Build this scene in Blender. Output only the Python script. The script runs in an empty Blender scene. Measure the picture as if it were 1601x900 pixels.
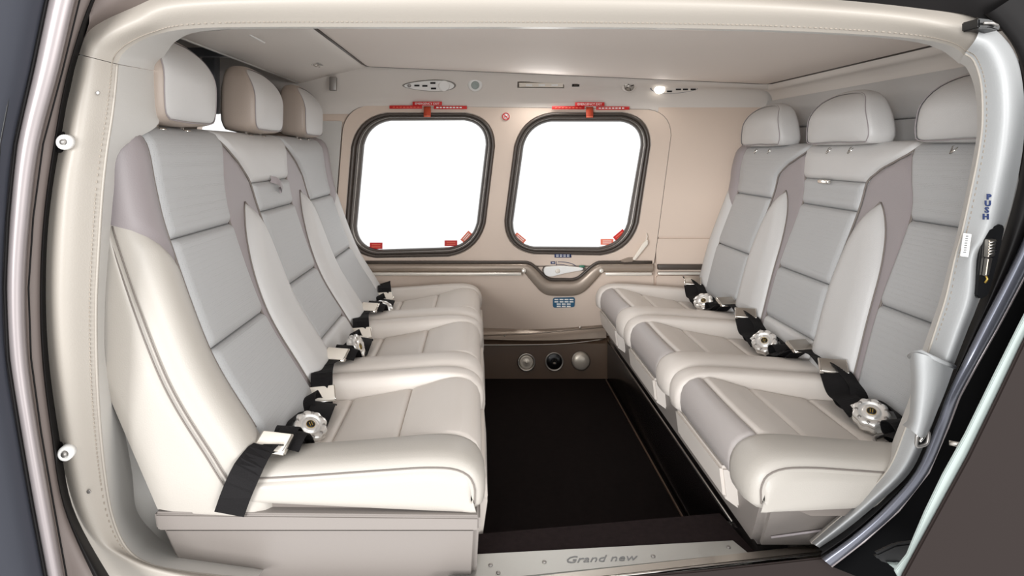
import bpy, bmesh, math, random
import numpy as np
from mathutils import Vector as V, Matrix

random.seed(7)
sc = bpy.context.scene
col = sc.collection

# ------------------------------------------------------------------ camera, world, lights, exposure
F, VX, VY, CZ = 1000.0, 749.0, 238.0, 0.92        # focal length in px, axis pixel, camera height above cabin floor
cam = bpy.data.cameras.new('camera')
cam.sensor_fit = 'HORIZONTAL'; cam.sensor_width = 36.0
cam.lens = F / 1601 * 36
cam.shift_x = (800.5 - VX) / 1601
cam.shift_y = (VY - 450) / 1601
cam.clip_start = 0.02
co = bpy.data.objects.new('camera', cam); col.objects.link(co)
co.location = (0, 0, CZ); co.rotation_euler = (math.pi / 2, 0, 0)
sc.camera = co

wd = bpy.data.worlds.new('world'); sc.world = wd; wd.use_nodes = True
bg = wd.node_tree.nodes['Background']
bg.inputs['Color'].default_value = (1.0, 1.0, 1.0, 1)
bg.inputs['Strength'].default_value = 1.0

def area(name, loc, target, sx, sy, power, color=(1, 1, 1)):
    l = bpy.data.lights.new(name, 'AREA'); l.shape = 'RECTANGLE'; l.size = sx; l.size_y = sy
    l.energy = power; l.color = color
    o = bpy.data.objects.new(name, l); col.objects.link(o); o.location = loc
    o.rotation_euler = (V(target) - V(loc)).to_track_quat('-Z', 'Y').to_euler()
    return o
area('studio_softbox', (-3.1, -4.9, 1.5), (0.7, 1.9, 0.6), 2.6, 2.2, 330, (0.98, 0.99, 1.0))
area('studio_softbox', (3.8, -4.6, 1.5), (-0.2, 1.9, 0.6), 2.6, 2.2, 205, (1.0, 0.99, 0.98))

sc.view_settings.view_transform = 'Standard'
sc.view_settings.look = 'None'
sc.view_settings.gamma = 1.0
sc.view_settings.use_curve_mapping = False
sc.view_settings.exposure = 0.45
sc.cycles.use_denoising = True
sc.cycles.max_bounces = 10
sc.cycles.diffuse_bounces = 6

# ------------------------------------------------------------------ materials
def lin(c):
    r = []
    for v in c:
        v /= 255.0
        r.append(v / 12.92 if v <= 0.04045 else ((v + 0.055) / 1.055) ** 2.4)
    return (r[0], r[1], r[2], 1)

def mat(name, rgb, rough=0.5, metal=0.0, bump=0.0, scale=300.0, var=0.0, vscale=3.0, perf=0.0, emit=None, spec=0.5, coat=0.0, aniso=None):
    m = bpy.data.materials.new(name); m.use_nodes = True
    nt = m.node_tree; N = nt.nodes; L = nt.links
    b = N['Principled BSDF']
    b.inputs['Base Color'].default_value = lin(rgb)
    b.inputs['Roughness'].default_value = rough
    b.inputs['Metallic'].default_value = metal
    b.inputs['Specular IOR Level'].default_value = spec
    b.inputs['Coat Weight'].default_value = coat
    tc = N.new('ShaderNodeTexCoord')
    if var > 0:
        nz = N.new('ShaderNodeTexNoise'); nz.inputs['Scale'].default_value = vscale; nz.inputs['Detail'].default_value = 5
        L.new(tc.outputs['Object'], nz.inputs['Vector'])
        mx = N.new('ShaderNodeMix'); mx.data_type = 'RGBA'
        c = lin(rgb)
        mx.inputs['A'].default_value = tuple(min(1, v * (1 - var)) for v in c[:3]) + (1,)
        mx.inputs['B'].default_value = tuple(min(1, v * (1 + var)) for v in c[:3]) + (1,)
        L.new(nz.outputs['Fac'], mx.inputs['Factor']); L.new(mx.outputs['Result'], b.inputs['Base Color'])
    h = None
    if bump > 0:
        nz = N.new('ShaderNodeTexNoise'); nz.inputs['Scale'].default_value = scale; nz.inputs['Detail'].default_value = 3
        mp = N.new('ShaderNodeMapping')
        if aniso: mp.inputs['Scale'].default_value = aniso
        L.new(tc.outputs['Object'], mp.inputs['Vector']); L.new(mp.outputs['Vector'], nz.inputs['Vector'])
        h = nz.outputs['Fac']
    if perf > 0:
        vo = N.new('ShaderNodeTexVoronoi'); vo.inputs['Scale'].default_value = 260
        vo.inputs['Randomness'].default_value = 0.25
        L.new(tc.outputs['Object'], vo.inputs['Vector'])
        mr = N.new('ShaderNodeMapRange'); mr.inputs['From Min'].default_value = 0.1; mr.inputs['From Max'].default_value = 0.4
        L.new(vo.outputs['Distance'], mr.inputs['Value'])
        h = mr.outputs['Result']; bump = perf
    if h is not None:
        bp = N.new('ShaderNodeBump'); bp.inputs['Strength'].default_value = bump; bp.inputs['Distance'].default_value = 0.002
        L.new(h, bp.inputs['Height']); L.new(bp.outputs['Normal'], b.inputs['Normal'])
    if emit:
        b.inputs['Emission Color'].default_value = lin(emit[0]); b.inputs['Emission Strength'].default_value = emit[1]
    return m

M = {}
M['leather'] = mat('light_grey_leather', (192, 190, 188), 0.45, bump=0.18, scale=420, var=0.03)
M['warm'] = mat('warm_grey_seat_leather', (216, 208, 200), 0.48, bump=0.18, scale=420, var=0.03)
M['cream'] = mat('cream_leather', (176, 170, 162), 0.42, bump=0.15, scale=420, var=0.02)
M['perf'] = mat('perforated_grey_leather', (171, 171, 171), 0.5, perf=0.3)
M['shoulder'] = mat('mauve_grey_leather', (146, 138, 139), 0.45, bump=0.18, scale=420, var=0.03)
M['front'] = mat('front_grey_leather', (176, 169, 166), 0.45, bump=0.18, scale=420, var=0.03)
M['tan'] = mat('warm_grey_leather', (164, 150, 139), 0.45, bump=0.18, scale=420, var=0.03)
M['seam'] = mat('seam_and_groove_shade', (120, 112, 106), 0.8)  # thread colour; on the seat cores it paints shade into the grooves
M['stitch'] = mat('stitch_thread', (150, 141, 130), 0.8)
M['base'] = mat('seat_base_panel', (133, 126, 121), 0.5, bump=0.1, scale=500)
M['trim'] = mat('cream_trim_vinyl', (160, 153, 144), 0.45, bump=0.12, scale=380, var=0.02)
M['trim_cool'] = mat('pale_grey_trim_vinyl', (162, 163, 163), 0.45, bump=0.12, scale=380, var=0.02)
M['bright'] = mat('bright_trim_strip', (236, 230, 220), 0.25, metal=0.35)
M['trim_in'] = mat('grey_trim_vinyl', (196, 193, 188), 0.45, bump=0.12, scale=380)
M['wall'] = mat('beige_wall_panel', (214, 196, 181), 0.5, bump=0.1, scale=380, var=0.02)
M['ceiling'] = mat('ceiling_fabric', (232, 222, 214), 0.8, bump=0.12, scale=500, var=0.02)
M['cove'] = mat('ceiling_cove', (222, 215, 208), 0.55, bump=0.1, scale=400)
M['rubber'] = mat('dark_window_rubber', (74, 66, 60), 0.35)
M['rubber_dk'] = mat('black_rubber', (20, 18, 18), 0.6, spec=0.2)
M['carpet'] = mat('black_carpet', (26, 20, 19), 0.95, bump=1.0, scale=900, var=0.3, vscale=60, spec=0.1)
M['carpet_br'] = mat('brown_black_carpet', (36, 28, 28), 0.95, bump=1.0, scale=700, var=0.4, vscale=90, spec=0.1)
M['kick'] = mat('dark_brown_kick_panel', (94, 74, 58), 0.38)
M['blackgloss'] = mat('glossy_black_panel', (16, 13, 13), 0.22)
M['chrome'] = mat('polished_metal', (235, 232, 226), 0.15, metal=1.0)
M['satin'] = mat('satin_metal', (190, 184, 176), 0.32, metal=1.0, bump=0.1, scale=200, aniso=(1, 12, 12))
M['sill'] = mat('brushed_sill_metal', (196, 196, 192), 0.42, metal=0.85, bump=0.12, scale=160, aniso=(1, 14, 14))
M['band'] = mat('brown_satin_band', (160, 146, 133), 0.3, metal=0.4)
M['buckle'] = mat('buckle_metal', (240, 238, 234), 0.26, metal=0.7)
M['grey_metal'] = mat('grey_cast_metal', (160, 156, 152), 0.4, metal=0.7)
M['web'] = mat('black_webbing', (20, 18, 19), 0.7, bump=0.6, scale=500, aniso=(1, 4, 1), spec=0.2)
M['void'] = mat('matt_black_recess', (8, 8, 9), 0.9, spec=0.1)
M['disc'] = mat('bright_satin_disc', (214, 204, 190), 0.3, metal=0.45)
M['black'] = mat('black_plastic', (14, 14, 15), 0.4)
M['gold'] = mat('gold_mark', (190, 160, 80), 0.35, metal=0.7)
M['white'] = mat('white_plastic', (240, 239, 236), 0.35)
M['ivory'] = mat('ivory_lever', (232, 224, 212), 0.35)
M['red'] = mat('red_placard', (205, 34, 34), 0.5)
M['orange'] = mat('orange_red_tab', (196, 74, 44), 0.6)
M['pink'] = mat('translucent_red_sticker', (236, 120, 92), 0.5)
M['blue'] = mat('blue_placard', (32, 88, 120), 0.5)
M['navy'] = mat('navy_print', (36, 52, 96), 0.6)
M['green'] = mat('green_print', (60, 120, 96), 0.6)
M['greyprint'] = mat('grey_print', (128, 128, 128), 0.6)
M['skin'] = mat('slate_paint', (62, 64, 72), 0.45, metal=0.2, spec=0.3)
M['mauve'] = mat('mauve_metal_paint', (150, 142, 142), 0.38, metal=0.4)
M['bluemetal'] = mat('blue_grey_metal', (112, 114, 124), 0.3, metal=0.6)
M['brown'] = mat('dark_brown_paint', (39, 32, 30), 0.6, spec=0.15)
M['groove'] = mat('dark_brown_seal', (112, 101, 96), 0.55)
M['mint'] = mat('pale_green_grey_edge', (160, 170, 166), 0.45)
M['lamp'] = mat('lit_lamp', (255, 250, 240), 0.4, emit=((255, 248, 235), 6.0))
M['cockpit'] = mat('cockpit_grey', (120, 122, 128), 0.5)

g = bpy.data.materials.new('window_glass'); g.use_nodes = True
nt = g.node_tree; nt.nodes.remove(nt.nodes['Principled BSDF'])
tr = nt.nodes.new('ShaderNodeBsdfTransparent'); gl = nt.nodes.new('ShaderNodeBsdfGlossy'); mxs = nt.nodes.new('ShaderNodeMixShader')
tr.inputs['Color'].default_value = (0.97, 0.98, 0.98, 1); gl.inputs['Roughness'].default_value = 0.02
mxs.inputs[0].default_value = 0.06
nt.links.new(tr.outputs[0], mxs.inputs[1]); nt.links.new(gl.outputs[0], mxs.inputs[2])
nt.links.new(mxs.outputs[0], nt.nodes['Material Output'].inputs['Surface'])
M['glass'] = g

# ------------------------------------------------------------------ helpers
def at(px, py, Y):
    return V(((px - VX) * Y / F, Y, CZ - (py - VY) * Y / F))

def lerp(a, b, t): return a + (b - a) * t

def tag(o, label=None, cat=None, group=None, kind=None):
    if label: o['label'] = label
    if cat: o['category'] = cat
    if group: o['group'] = group
    if kind: o['kind'] = kind
    return o

def empty(name, loc, label=None, cat=None, group=None, kind=None):
    o = bpy.data.objects.new(name, None); col.objects.link(o); o.location = loc
    o.empty_display_size = 0.05
    return tag(o, label, cat, group, kind)

def setparent(o, parent):
    if parent is not None:
        o.parent = parent
        if parent.type == 'EMPTY':
            o.matrix_parent_inverse = Matrix.Translation(-V(parent.location))

def mesh(name, verts, faces, m, parent=None, smooth=True, recalc=False, flip=False):
    me = bpy.data.meshes.new(name)
    me.from_pydata([tuple(v) for v in verts], [], [tuple(f) for f in faces])
    if recalc or flip:
        bm = bmesh.new(); bm.from_mesh(me)
        if recalc: bmesh.ops.recalc_face_normals(bm, faces=bm.faces)
        if flip: bmesh.ops.reverse_faces(bm, faces=bm.faces)
        bm.to_mesh(me); bm.free()
    me.materials.append(M[m] if isinstance(m, str) else m)
    if smooth: me.polygons.foreach_set('use_smooth', [True] * len(me.polygons))
    me.update()
    o = bpy.data.objects.new(name, me); col.objects.link(o)
    setparent(o, parent)
    return o

def from_bm(name, bm, m, parent=None, smooth=False, angle=None):
    me = bpy.data.meshes.new(name); bm.to_mesh(me); bm.free()
    me.materials.append(M[m] if isinstance(m, str) else m)
    if smooth:
        me.polygons.foreach_set('use_smooth', [True] * len(me.polygons))
        if angle: me.set_sharp_from_angle(angle=math.radians(angle))
    o = bpy.data.objects.new(name, me); col.objects.link(o)
    setparent(o, parent)
    return o

def grid(name, rows, m, parent=None, closed=False, flip=False, capstart=False, capend=False):
    n = len(rows); k = len(rows[0]); vs = [p for r in rows for p in r]; fs = []
    kk = k if closed else k - 1
    for i in range(n - 1):
        for j in range(kk):
            a = i * k + j; b = i * k + (j + 1) % k
            fs.append((a, b, b + k, a + k))
    if capstart: fs.append(tuple(range(k - 1, -1, -1)))
    if capend: fs.append(tuple((n - 1) * k + j for j in range(k)))
    return mesh(name, vs, fs, m, parent, True, flip=flip)

def cr(pts, n):
    """Catmull-Rom through pts (tuples or Vectors), n+1 samples evenly spread over the knots."""
    P = [np.array(p, float) for p in pts]
    P = [2 * P[0] - P[1]] + P + [2 * P[-1] - P[-2]]
    out = []; seg = len(P) - 3
    for i in range(n + 1):
        t = i / n * seg; k = min(int(t), seg - 1); t -= k
        a, b, c, d = P[k:k + 4]
        out.append(0.5 * ((2 * b) + (c - a) * t + (2 * a - 5 * b + 4 * c - d) * t * t + (3 * b - a - 3 * c + d) * t ** 3))
    return out

def loft(name, rows, nu, nv, m, parent=None, flip=False):
    """rows: list of control rows of points; smooth in both directions."""
    R = [cr(r, nv) for r in rows]
    cols = [cr([r[j] for r in R], nu) for j in range(nv + 1)]
    return grid(name, [[cols[j][i] for j in range(nv + 1)] for i in range(nu + 1)], m, parent, flip=flip)

def add_box(bm, c, s, rot=None, bevel=0.0, seg=2):
    r = bmesh.ops.create_cube(bm, size=1.0)
    vs = r['verts']
    bmesh.ops.scale(bm, vec=V(s), verts=vs)
    if bevel > 0:
        es = list({e for v in vs for e in v.link_edges})
        rr = bmesh.ops.bevel(bm, geom=es, offset=bevel, segments=seg, affect='EDGES', profile=0.5)
        vs = list({v for f in rr['faces'] for v in f.verts} | {v for v in vs if v.is_valid})
    if rot is not None: bmesh.ops.rotate(bm, cent=(0, 0, 0), matrix=rot, verts=vs)
    bmesh.ops.translate(bm, vec=V(c), verts=vs)

def rbox(name, c, s, m, parent=None, rot=None, bevel=0.003, seg=2):
    bm = bmesh.new(); add_box(bm, c, s, rot, bevel, seg)
    return from_bm(name, bm, m, parent, True, 50)

def tube(name, pts, r, m, parent=None, n=8, closed=False):
    pts = [V(p) for p in pts]; rows = []; k = len(pts)
    up = V((0, 0, 1)); prev = None
    for i, p in enumerate(pts):
        if closed: t = pts[(i + 1) % k] - pts[i - 1]
        else: t = pts[min(i + 1, k - 1)] - pts[max(i - 1, 0)]
        t.normalize()
        if prev is None:
            a = up if abs(t.dot(up)) < 0.9 else V((1, 0, 0))
            u = t.cross(a).normalized()
        else:
            u = (prev - t * prev.dot(t)).normalized()
        w = t.cross(u); prev = u
        rows.append([p + (u * math.cos(q * 2 * math.pi / n) + w * math.sin(q * 2 * math.pi / n)) * r for q in range(n)])
    if closed: rows.append(rows[0])
    return grid(name, rows, m, parent, closed=True, capstart=not closed, capend=not closed)

def frame_rot(n, up=(0, 0, 1)):
    """matrix whose z axis is n and y axis is close to up"""
    z = V(n).normalized(); x = V(up).cross(z)
    if x.length < 1e-4: x = V((1, 0, 0))
    x.normalize(); y = z.cross(x)
    return Matrix((x, y, z)).transposed()

def lathe(name, prof, c, n, m, parent=None, seg=28, lobes=0, lobe=0.0, lo=0.0):
    """prof: list of (radius, height) about axis n"""
    R = frame_rot(n); rows = []
    for (r, h) in prof:
        row = []
        for q in range(seg):
            a = q * 2 * math.pi / seg
            rr = r
            if lobes and r > lo: rr = r * (1 + lobe * math.cos(lobes * a))
            row.append(V(c) + R @ V((rr * math.cos(a), rr * math.sin(a), h)))
        rows.append(row)
    return grid(name, rows, m, parent, closed=True, capstart=True, capend=True)

def text(name, s, c, n, up, size, m, parent=None, depth=0.0004, shear=0.0, align='CENTER', sx=1.0, bold=0.0):
    cu = bpy.data.curves.new(name, 'FONT'); cu.body = s; cu.size = size; cu.align_x = align; cu.align_y = 'CENTER'
    cu.extrude = depth; cu.offset = bold; cu.shear = shear; cu.resolution_u = 2
    cu.materials.append(M[m])
    o = bpy.data.objects.new(name, cu); col.objects.link(o)
    R = frame_rot(n, up).to_4x4()
    o.matrix_world = Matrix.Translation(V(c)) @ R @ Matrix.Diagonal((sx, 1, 1, 1))
    bpy.context.view_layer.update()
    me = bpy.data.meshes.new_from_object(o.evaluated_get(bpy.context.evaluated_depsgraph_get()))
    me.transform(Matrix.Translation(V(c)) @ R @ Matrix.Diagonal((sx, 1, 1, 1)))
    bpy.data.objects.remove(o); me.name = name
    o = bpy.data.objects.new(name, me); col.objects.link(o); setparent(o, parent)
    return o

def densed(w, r, n=6):
    """parameters 0..1 dense near both ends within r of width w"""
    f = min(r / w, 0.45)
    a = [0, .06 * f, .2 * f, .45 * f, .75 * f, f]
    mid = [f + (1 - 2 * f) * i / n for i in range(1, n)]
    return a + mid + [1 - x for x in reversed(a)]

def rollp(d, r):
    x = max(0.0, min(1.0, d / r)); return math.sqrt(max(0.0, 1 - (1 - x) ** 2))

def prism(name, poly, y0, y1, m, parent=None, mp=None, bevel=0.0):
    """extrude polygon of (x,z) from y0 to y1"""
    bm = bmesh.new()
    mpf = mp or (lambda x, y, z: V((x, y, z)))
    a = [bm.verts.new(mpf(x, y0, z)) for x, z in poly]; b = [bm.verts.new(mpf(x, y1, z)) for x, z in poly]
    bm.faces.new(a); bm.faces.new(list(reversed(b)))
    k = len(poly)
    for i in range(k): bm.faces.new((a[i], b[i], b[(i + 1) % k], a[(i + 1) % k]))
    bmesh.ops.recalc_face_normals(bm, faces=bm.faces)
    if bevel: bmesh.ops.bevel(bm, geom=list(bm.edges), offset=bevel, segments=2, affect='EDGES')
    return from_bm(name, bm, m, parent, True, 40)

def rrect(corners, rad, n=7):
    """rounded polygon through 4 (or more) 2D corners; rad a number or list"""
    out = []; k = len(corners)
    for i in range(k):
        p = np.array(corners[i], float); a = np.array(corners[i - 1], float); b = np.array(corners[(i + 1) % k], float)
        r = rad[i] if isinstance(rad, (list, tuple)) else rad
        u = (a - p) / np.linalg.norm(a - p); w = (b - p) / np.linalg.norm(b - p)
        for j in range(n + 1):
            t = j / n
            q = (1 - t) ** 2 * (p + u * r) + 2 * t * (1 - t) * (p + (u + w) * r * 0.12) + t * t * (p + w * r)
            out.append(tuple(q))
    return out

def plate(name, outer, holes, Y0, Y1, m, parent=None, conv=None, bevel=0.0):
    """flat plate in the far-wall plane: px outlines, front face at Y0, back at Y1 (px taken at Y0)"""
    bm = bmesh.new()
    def ring(pts, Y):
        return [bm.verts.new(V(((x - VX) * Y0 / F, Y, CZ - (y - VY) * Y0 / F))) for x, y in pts]
    loops = [outer] + holes
    fr = [ring(l, Y0) for l in loops]; es = []
    for l in fr:
        for i in range(len(l)): es.append(bm.edges.new((l[i], l[(i + 1) % len(l)])))
    r = bmesh.ops.triangle_fill(bm, use_beauty=True, use_dissolve=False, edges=es)
    bk = [ring(l, Y1) for l in loops]
    for a, b in zip(fr, bk):
        for i in range(len(a)):
            j = (i + 1) % len(a); bm.faces.new((a[i], a[j], b[j], b[i]))
    bmesh.ops.recalc_face_normals(bm, faces=bm.faces)
    # front faces look to the camera (-Y)
    fs = [f for f in bm.faces if all(abs(v.co.y - Y0) < 1e-6 for v in f.verts)]
    if fs and sum(f.normal.y * f.calc_area() for f in fs) > 0: bmesh.ops.reverse_faces(bm, faces=bm.faces)
    return from_bm(name, bm, m, parent, False)

# ------------------------------------------------------------------ the setting: floor tray
RIM = 0.158
WY = 2.66         # far wall plane
def struct(name): return empty(name, (0.25, 1.9, 0), kind='structure')

fl = struct('floor')
mesh('carpet', [(-0.07, 1.25, 0), (0.53, 1.25, 0), (0.53, 2.62, 0), (-0.07, 2.62, 0)], [(0, 1, 2, 3)], 'carpet', fl, False)
rbox('mat_edge', (0.512, 1.98, 0.003), (0.004, 1.2, 0.008), 'kick', fl)
prism('kick_panel', [(0, 0), (0.018, RIM - 0.02), (0.05, RIM), (0.1, RIM), (0.1, 0)], -0.3, 0.56, 'kick', fl,
      mp=lambda x, y, z: V((y, 2.60 + x, z)))
tube('kick_moulding', [at(x, y, 2.605) for x, y in cr([(740, 539), (800, 539), (860, 538), (905, 535), (944, 530)], 20)], 0.0022, 'satin', fl)
rbox('side_kerb', (0.545, 1.95, RIM / 2), (0.05, 1.30, RIM), 'blackgloss', fl, bevel=0.006)
tube('kerb_moulding', [(0.522, 1.32, RIM + 0.001), (0.522, 2.6, RIM + 0.001)], 0.002, 'satin', fl)
rbox('inner_kerb', (-0.06, 1.95, RIM / 2), (0.05, 1.30, RIM), 'blackgloss', fl, bevel=0.006)
# raised rim under the seats and the carpeted step along the door
mesh('raised_floor', [(-0.9, 1.12, RIM - .004), (-0.03, 1.12, RIM - .004), (-0.03, 2.7, RIM - .004), (-0.9, 2.7, RIM - .004)], [(0, 1, 2, 3)], 'base', fl, False)
mesh('raised_floor', [(0.57, 1.20, RIM - .004), (1.3, 1.22, RIM - .004), (1.3, 2.7, RIM - .004), (0.57, 2.7, RIM - .004)], [(0, 1, 2, 3)], 'base', fl, False)
rbox('corner_filler', (.55, 1.255, RIM / 2 - .002), (.10, .14, RIM), 'blackgloss', fl, bevel=0)
def slab(name, pts, z0, z1, m, parent, bevel=0.004):
    bm = bmesh.new()
    a = [bm.verts.new((x, y, z1)) for x, y in pts]; b = [bm.verts.new((x, y, z0)) for x, y in pts]
    bm.faces.new(a); bm.faces.new(list(reversed(b)))
    for i in range(len(pts)): bm.faces.new((a[i], b[i], b[(i + 1) % len(pts)], a[(i + 1) % len(pts)]))
    bmesh.ops.recalc_face_normals(bm, faces=bm.faces)
    if bevel: bmesh.ops.bevel(bm, geom=list(bm.edges), offset=bevel, segments=2, affect='EDGES')
    return from_bm(name, bm, m, parent, True, 40)
def gx(px, py, z):      # point on a horizontal plane of height z under pixel
    Y = (CZ - z) * F / (py - VY); return ((px - VX) * Y / F, Y)
slab('carpet_step', [gx(730, 833, RIM), gx(1127, 799, RIM), gx(1190, 868, RIM), gx(1168, 866, RIM), gx(1143, 848, RIM), gx(730, 872, RIM)], 0, RIM, 'carpet_br', fl, 0.006)

# sill
si = empty('door_sill', (0.2, 1.18, 0.1), 'brushed metal door sill plate with engraved script and screws', 'door sill')
slab('sill_plate', [gx(700, 869, RIM), gx(1146, 845, RIM), gx(1172, 866, RIM), gx(700, 915, RIM)], RIM - 0.02, RIM + 0.002, 'sill', si, 0.002)
a0 = gx(860, 899, RIM); a1 = gx(1282, 853, RIM); b0 = gx(700, 935, RIM); b1 = gx(1287, 868, RIM)
slab('outer_rail', [gx(700, 919, RIM), a1, b1, b0], RIM - 0.05, RIM + 0.006, 'satin', si, 0.004)
rl = bpy.data.objects[si.children[-1].name]
tube('rail_edge', [(b0[0], b0[1], RIM + 0.004), (b1[0], b1[1], RIM + 0.004)], 0.003, 'chrome', si)
for (px, py) in ((767, 885), (851, 880), (1021, 871), (1139, 857), (779, 897)):
    x, y = gx(px, py, RIM)
    lathe('screw', [(0.0042, 0), (0.004, 0.0015), (0.0025, 0.0022)], (x, y, RIM + 0.002), (0, 0, 1), 'grey_metal', si, 12)
x, y = gx(937, 875, RIM)
text('engraved_script', 'Grand new', (x, y, RIM + 0.0026), (0, 0, 1), (-0.06, 1, 0), 0.027, 'greyprint', si, 0.0002, 0.5, sx=1.1)

# ------------------------------------------------------------------ far wall
wf = struct('wall_far')
# window outlines in px (outer frame, glass)
W1o = [(554, 177), (779, 177), (752, 399), (536, 403)]
W1i = [(573, 189), (764, 188), (741, 385), (555, 391)]
W2o = [(812, 177), (1024, 176), (990, 399), (783, 395)]
W2i = [(824, 190), (1008, 190), (974, 386), (797, 385)]
RO, RI = 52, 38
def hole(c, d):     # grow outline
    cx = sum(p[0] for p in c) / 4; cy = sum(p[1] for p in c) / 4
    return [(p[0] + math.copysign(d, p[0] - cx), p[1] + math.copysign(d, p[1] - cy)) for p in c]
h1 = rrect(W1o, RO); h2 = rrect(W2o, RO)
W3 = [(322, 146), (372, 146), (372, 232), (300, 232)]
# structural wall with the openings, then the lining panels proud of it
plate('backing', [(130, 60), (1250, 60), (1250, 545), (130, 545)], [h1, h2, rrect(W3, 8)], WY, WY + 0.05, 'wall', wf)
sur = rrect([(539, 164), (1054, 172), (1022, 415), (520, 415)], [38, 40, 6, 6])
plate('window_surround', sur, [rrect(hole(W1o, 1.5), RO), rrect(hole(W2o, 1.5), RO)], WY - 0.014, WY + 0.002, 'wall', wf)
tube('surround_edge', [at(x, y, WY - 0.011) for x, y in sur], 0.0022, 'seam', wf, 6, True)
plate('lower_panel', rrect([(545, 417), (1022, 417), (1022, 522), (545, 526)], 4), [], WY - 0.012, WY + 0.002, 'wall', wf)
plate('side_panel', rrect([(1030, 150), (1190, 150), (1190, 370), (1026, 370)], [2, 2, 3, 3]), [], WY - 0.012, WY + 0.002, 'wall', wf)
plate('side_panel', rrect([(1026, 373), (1190, 373), (1190, 415), (1026, 415)], 4), [], WY - 0.012, WY + 0.002, 'wall', wf)
plate('side_panel', rrect([(1026, 431), (1190, 431), (1190, 530), (1026, 530)], 4), [], WY - 0.012, WY + 0.002, 'wall', wf)
plate('corner_panel', rrect([(490, 189), (535, 189), (517, 420), (490, 420)], 3), [], WY - 0.010, WY + 0.002, 'trim_in', wf)
# floor-level ledge on the wall
loft('ledge', [[at(740, 512, 2.645), at(740, 521, 2.625), at(740, 530, 2.61)], [at(850, 514, 2.645), at(850, 522, 2.625), at(850, 532, 2.61)], [at(948, 507, 2.645), at(948, 515, 2.625), at(948, 528, 2.61)]], 8, 6, 'band', wf)
tube('ledge_moulding', [at(740, 525, 2.60), at(835, 521, 2.60), at(885, 516, 2.60), at(948, 511, 2.60)], 0.003, 'band', wf)
for p in ((789, 524), (907, 512)):
    lathe('screw', [(0.005, 0), (0.004, 0.002)], at(p[0], p[1], 2.60), (0, -1, 0.3), 'satin', wf, 10)

# armrest band with the dip below the door handle
up_ = [(540, 411), (780, 411), (815, 411), (826, 412), (836, 418), (848, 430), (856, 436), (864, 438), (880, 438), (894, 438), (904, 435), (914, 427), (924, 418), (934, 412), (946, 411), (1019, 411)]
lo_ = [(540, 424), (780, 424), (812, 424), (820, 427), (826, 434), (838, 448), (846, 456), (857, 461), (880, 462), (899, 461), (911, 456), (921, 447), (932, 435), (939, 427), (948, 424), (1019, 424)]
bd = empty('armrest_moulding', at(780, 424, WY), 'brown satin band with dip running along the wall under both windows', 'moulding')
rows = []
for (u, l) in zip(up_, lo_):
    U0 = at(*u, WY - 0.014); L0 = at(*l, WY - 0.014)
    o1 = V((0, -0.022, 0)); d = (L0 - U0)
    rows.append([U0, U0 + o1 * 0.7 + d * 0.04, U0 + o1 + d * 0.2, U0 + o1 * 1.1 + d * 0.5, U0 + o1 + d * 0.85, L0 + o1 * 0.7 - d * 0.03, L0])
loft('band', rows, 60, 12, 'band', bd)
tube('dark_groove', [at(x, y - 1.5, WY - 0.022) for x, y in cr(up_, 60)], 0.0058, 'rubber', bd, 8)
for p, q in (((540, 428), (815, 428)), ((946, 428), (1019, 428))):
    A = at(*p, WY - 0.040); B = at(*q, WY - 0.040)
    rbox('chrome_strip', (A + B) / 2, ((B - A).length, 0.012, 0.013), 'bright', bd, bevel=0.003)
for p in ((819, 423), (940, 423)):
    A = at(*p, WY - 0.04)
    lathe('chrome_corner', [(0.010, 0), (0.009, 0.004), (0.004, 0.006)], A, (0, -1, 0.2), 'bright', bd, 16)
A = at(1028, 417, WY - 0.02); B = at(1120, 417, WY - 0.02)
rbox('dark_strip', (A + B) / 2, ((B - A).length, 0.02, 0.022), 'rubber', bd)
A = at(1028, 427, WY - 0.02); B = at(1120, 427, WY - 0.02)
rbox('chrome_strip', (A + B) / 2, ((B - A).length, 0.022, 0.012), 'bright', bd, bevel=0.003)

# windows
def window(name, o, i, label):
    w = empty(name, at(*o[3], WY), kind='structure'); w['label'] = label
    a = rrect(o, RO, 9); b = rrect(i, RI, 9); k = len(a)
    def mixr(t, Y): return [at(lerp(p[0], q[0], t), lerp(p[1], q[1], t), WY + Y) for p, q in zip(a, b)]
    def band(nm, keys, m):
        rows = [mixr(t, Y) for t, Y in keys]
        grid(nm, [r + [r[0]] for r in rows], m, w, flip=False)
    band('outer_gasket', [(-0.05, -0.012), (-0.02, -0.022), (0.12, -0.026), (0.28, -0.022), (0.33, -0.012)], 'rubber')
    band('middle_gasket', [(0.33, -0.010), (0.36, -0.017), (0.48, -0.020), (0.58, -0.014), (0.60, -0.004)], 'rubber')
    band('inner_frame', [(0.60, -0.002), (0.64, -0.008), (0.8, -0.006), (1.0, 0.012), (1.02, 0.04)], 'rubber')
    tube('frame_bead', [p for p in mixr(0.62, -0.006)], 0.0022, 'satin', w, 6, True)
    pts = mixr(0.97, 0.02)
    mesh('pane', pts, [tuple(range(len(pts)))], 'glass', w, False)
    return w
w1 = window('window_1', W1o, W1i, 'rounded square cabin window beside the grey seats on the left')
w2 = window('window_2', W2o, W2i, 'rounded square cabin window above the white door handle')
w3 = empty('window_3', at(350, 190, WY), kind='structure')
pts = [at(x, y, WY + 0.02) for x, y in rrect(W3, 8)]
mesh('pane', pts, [tuple(range(len(pts)))], 'glass', w3, False)

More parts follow.
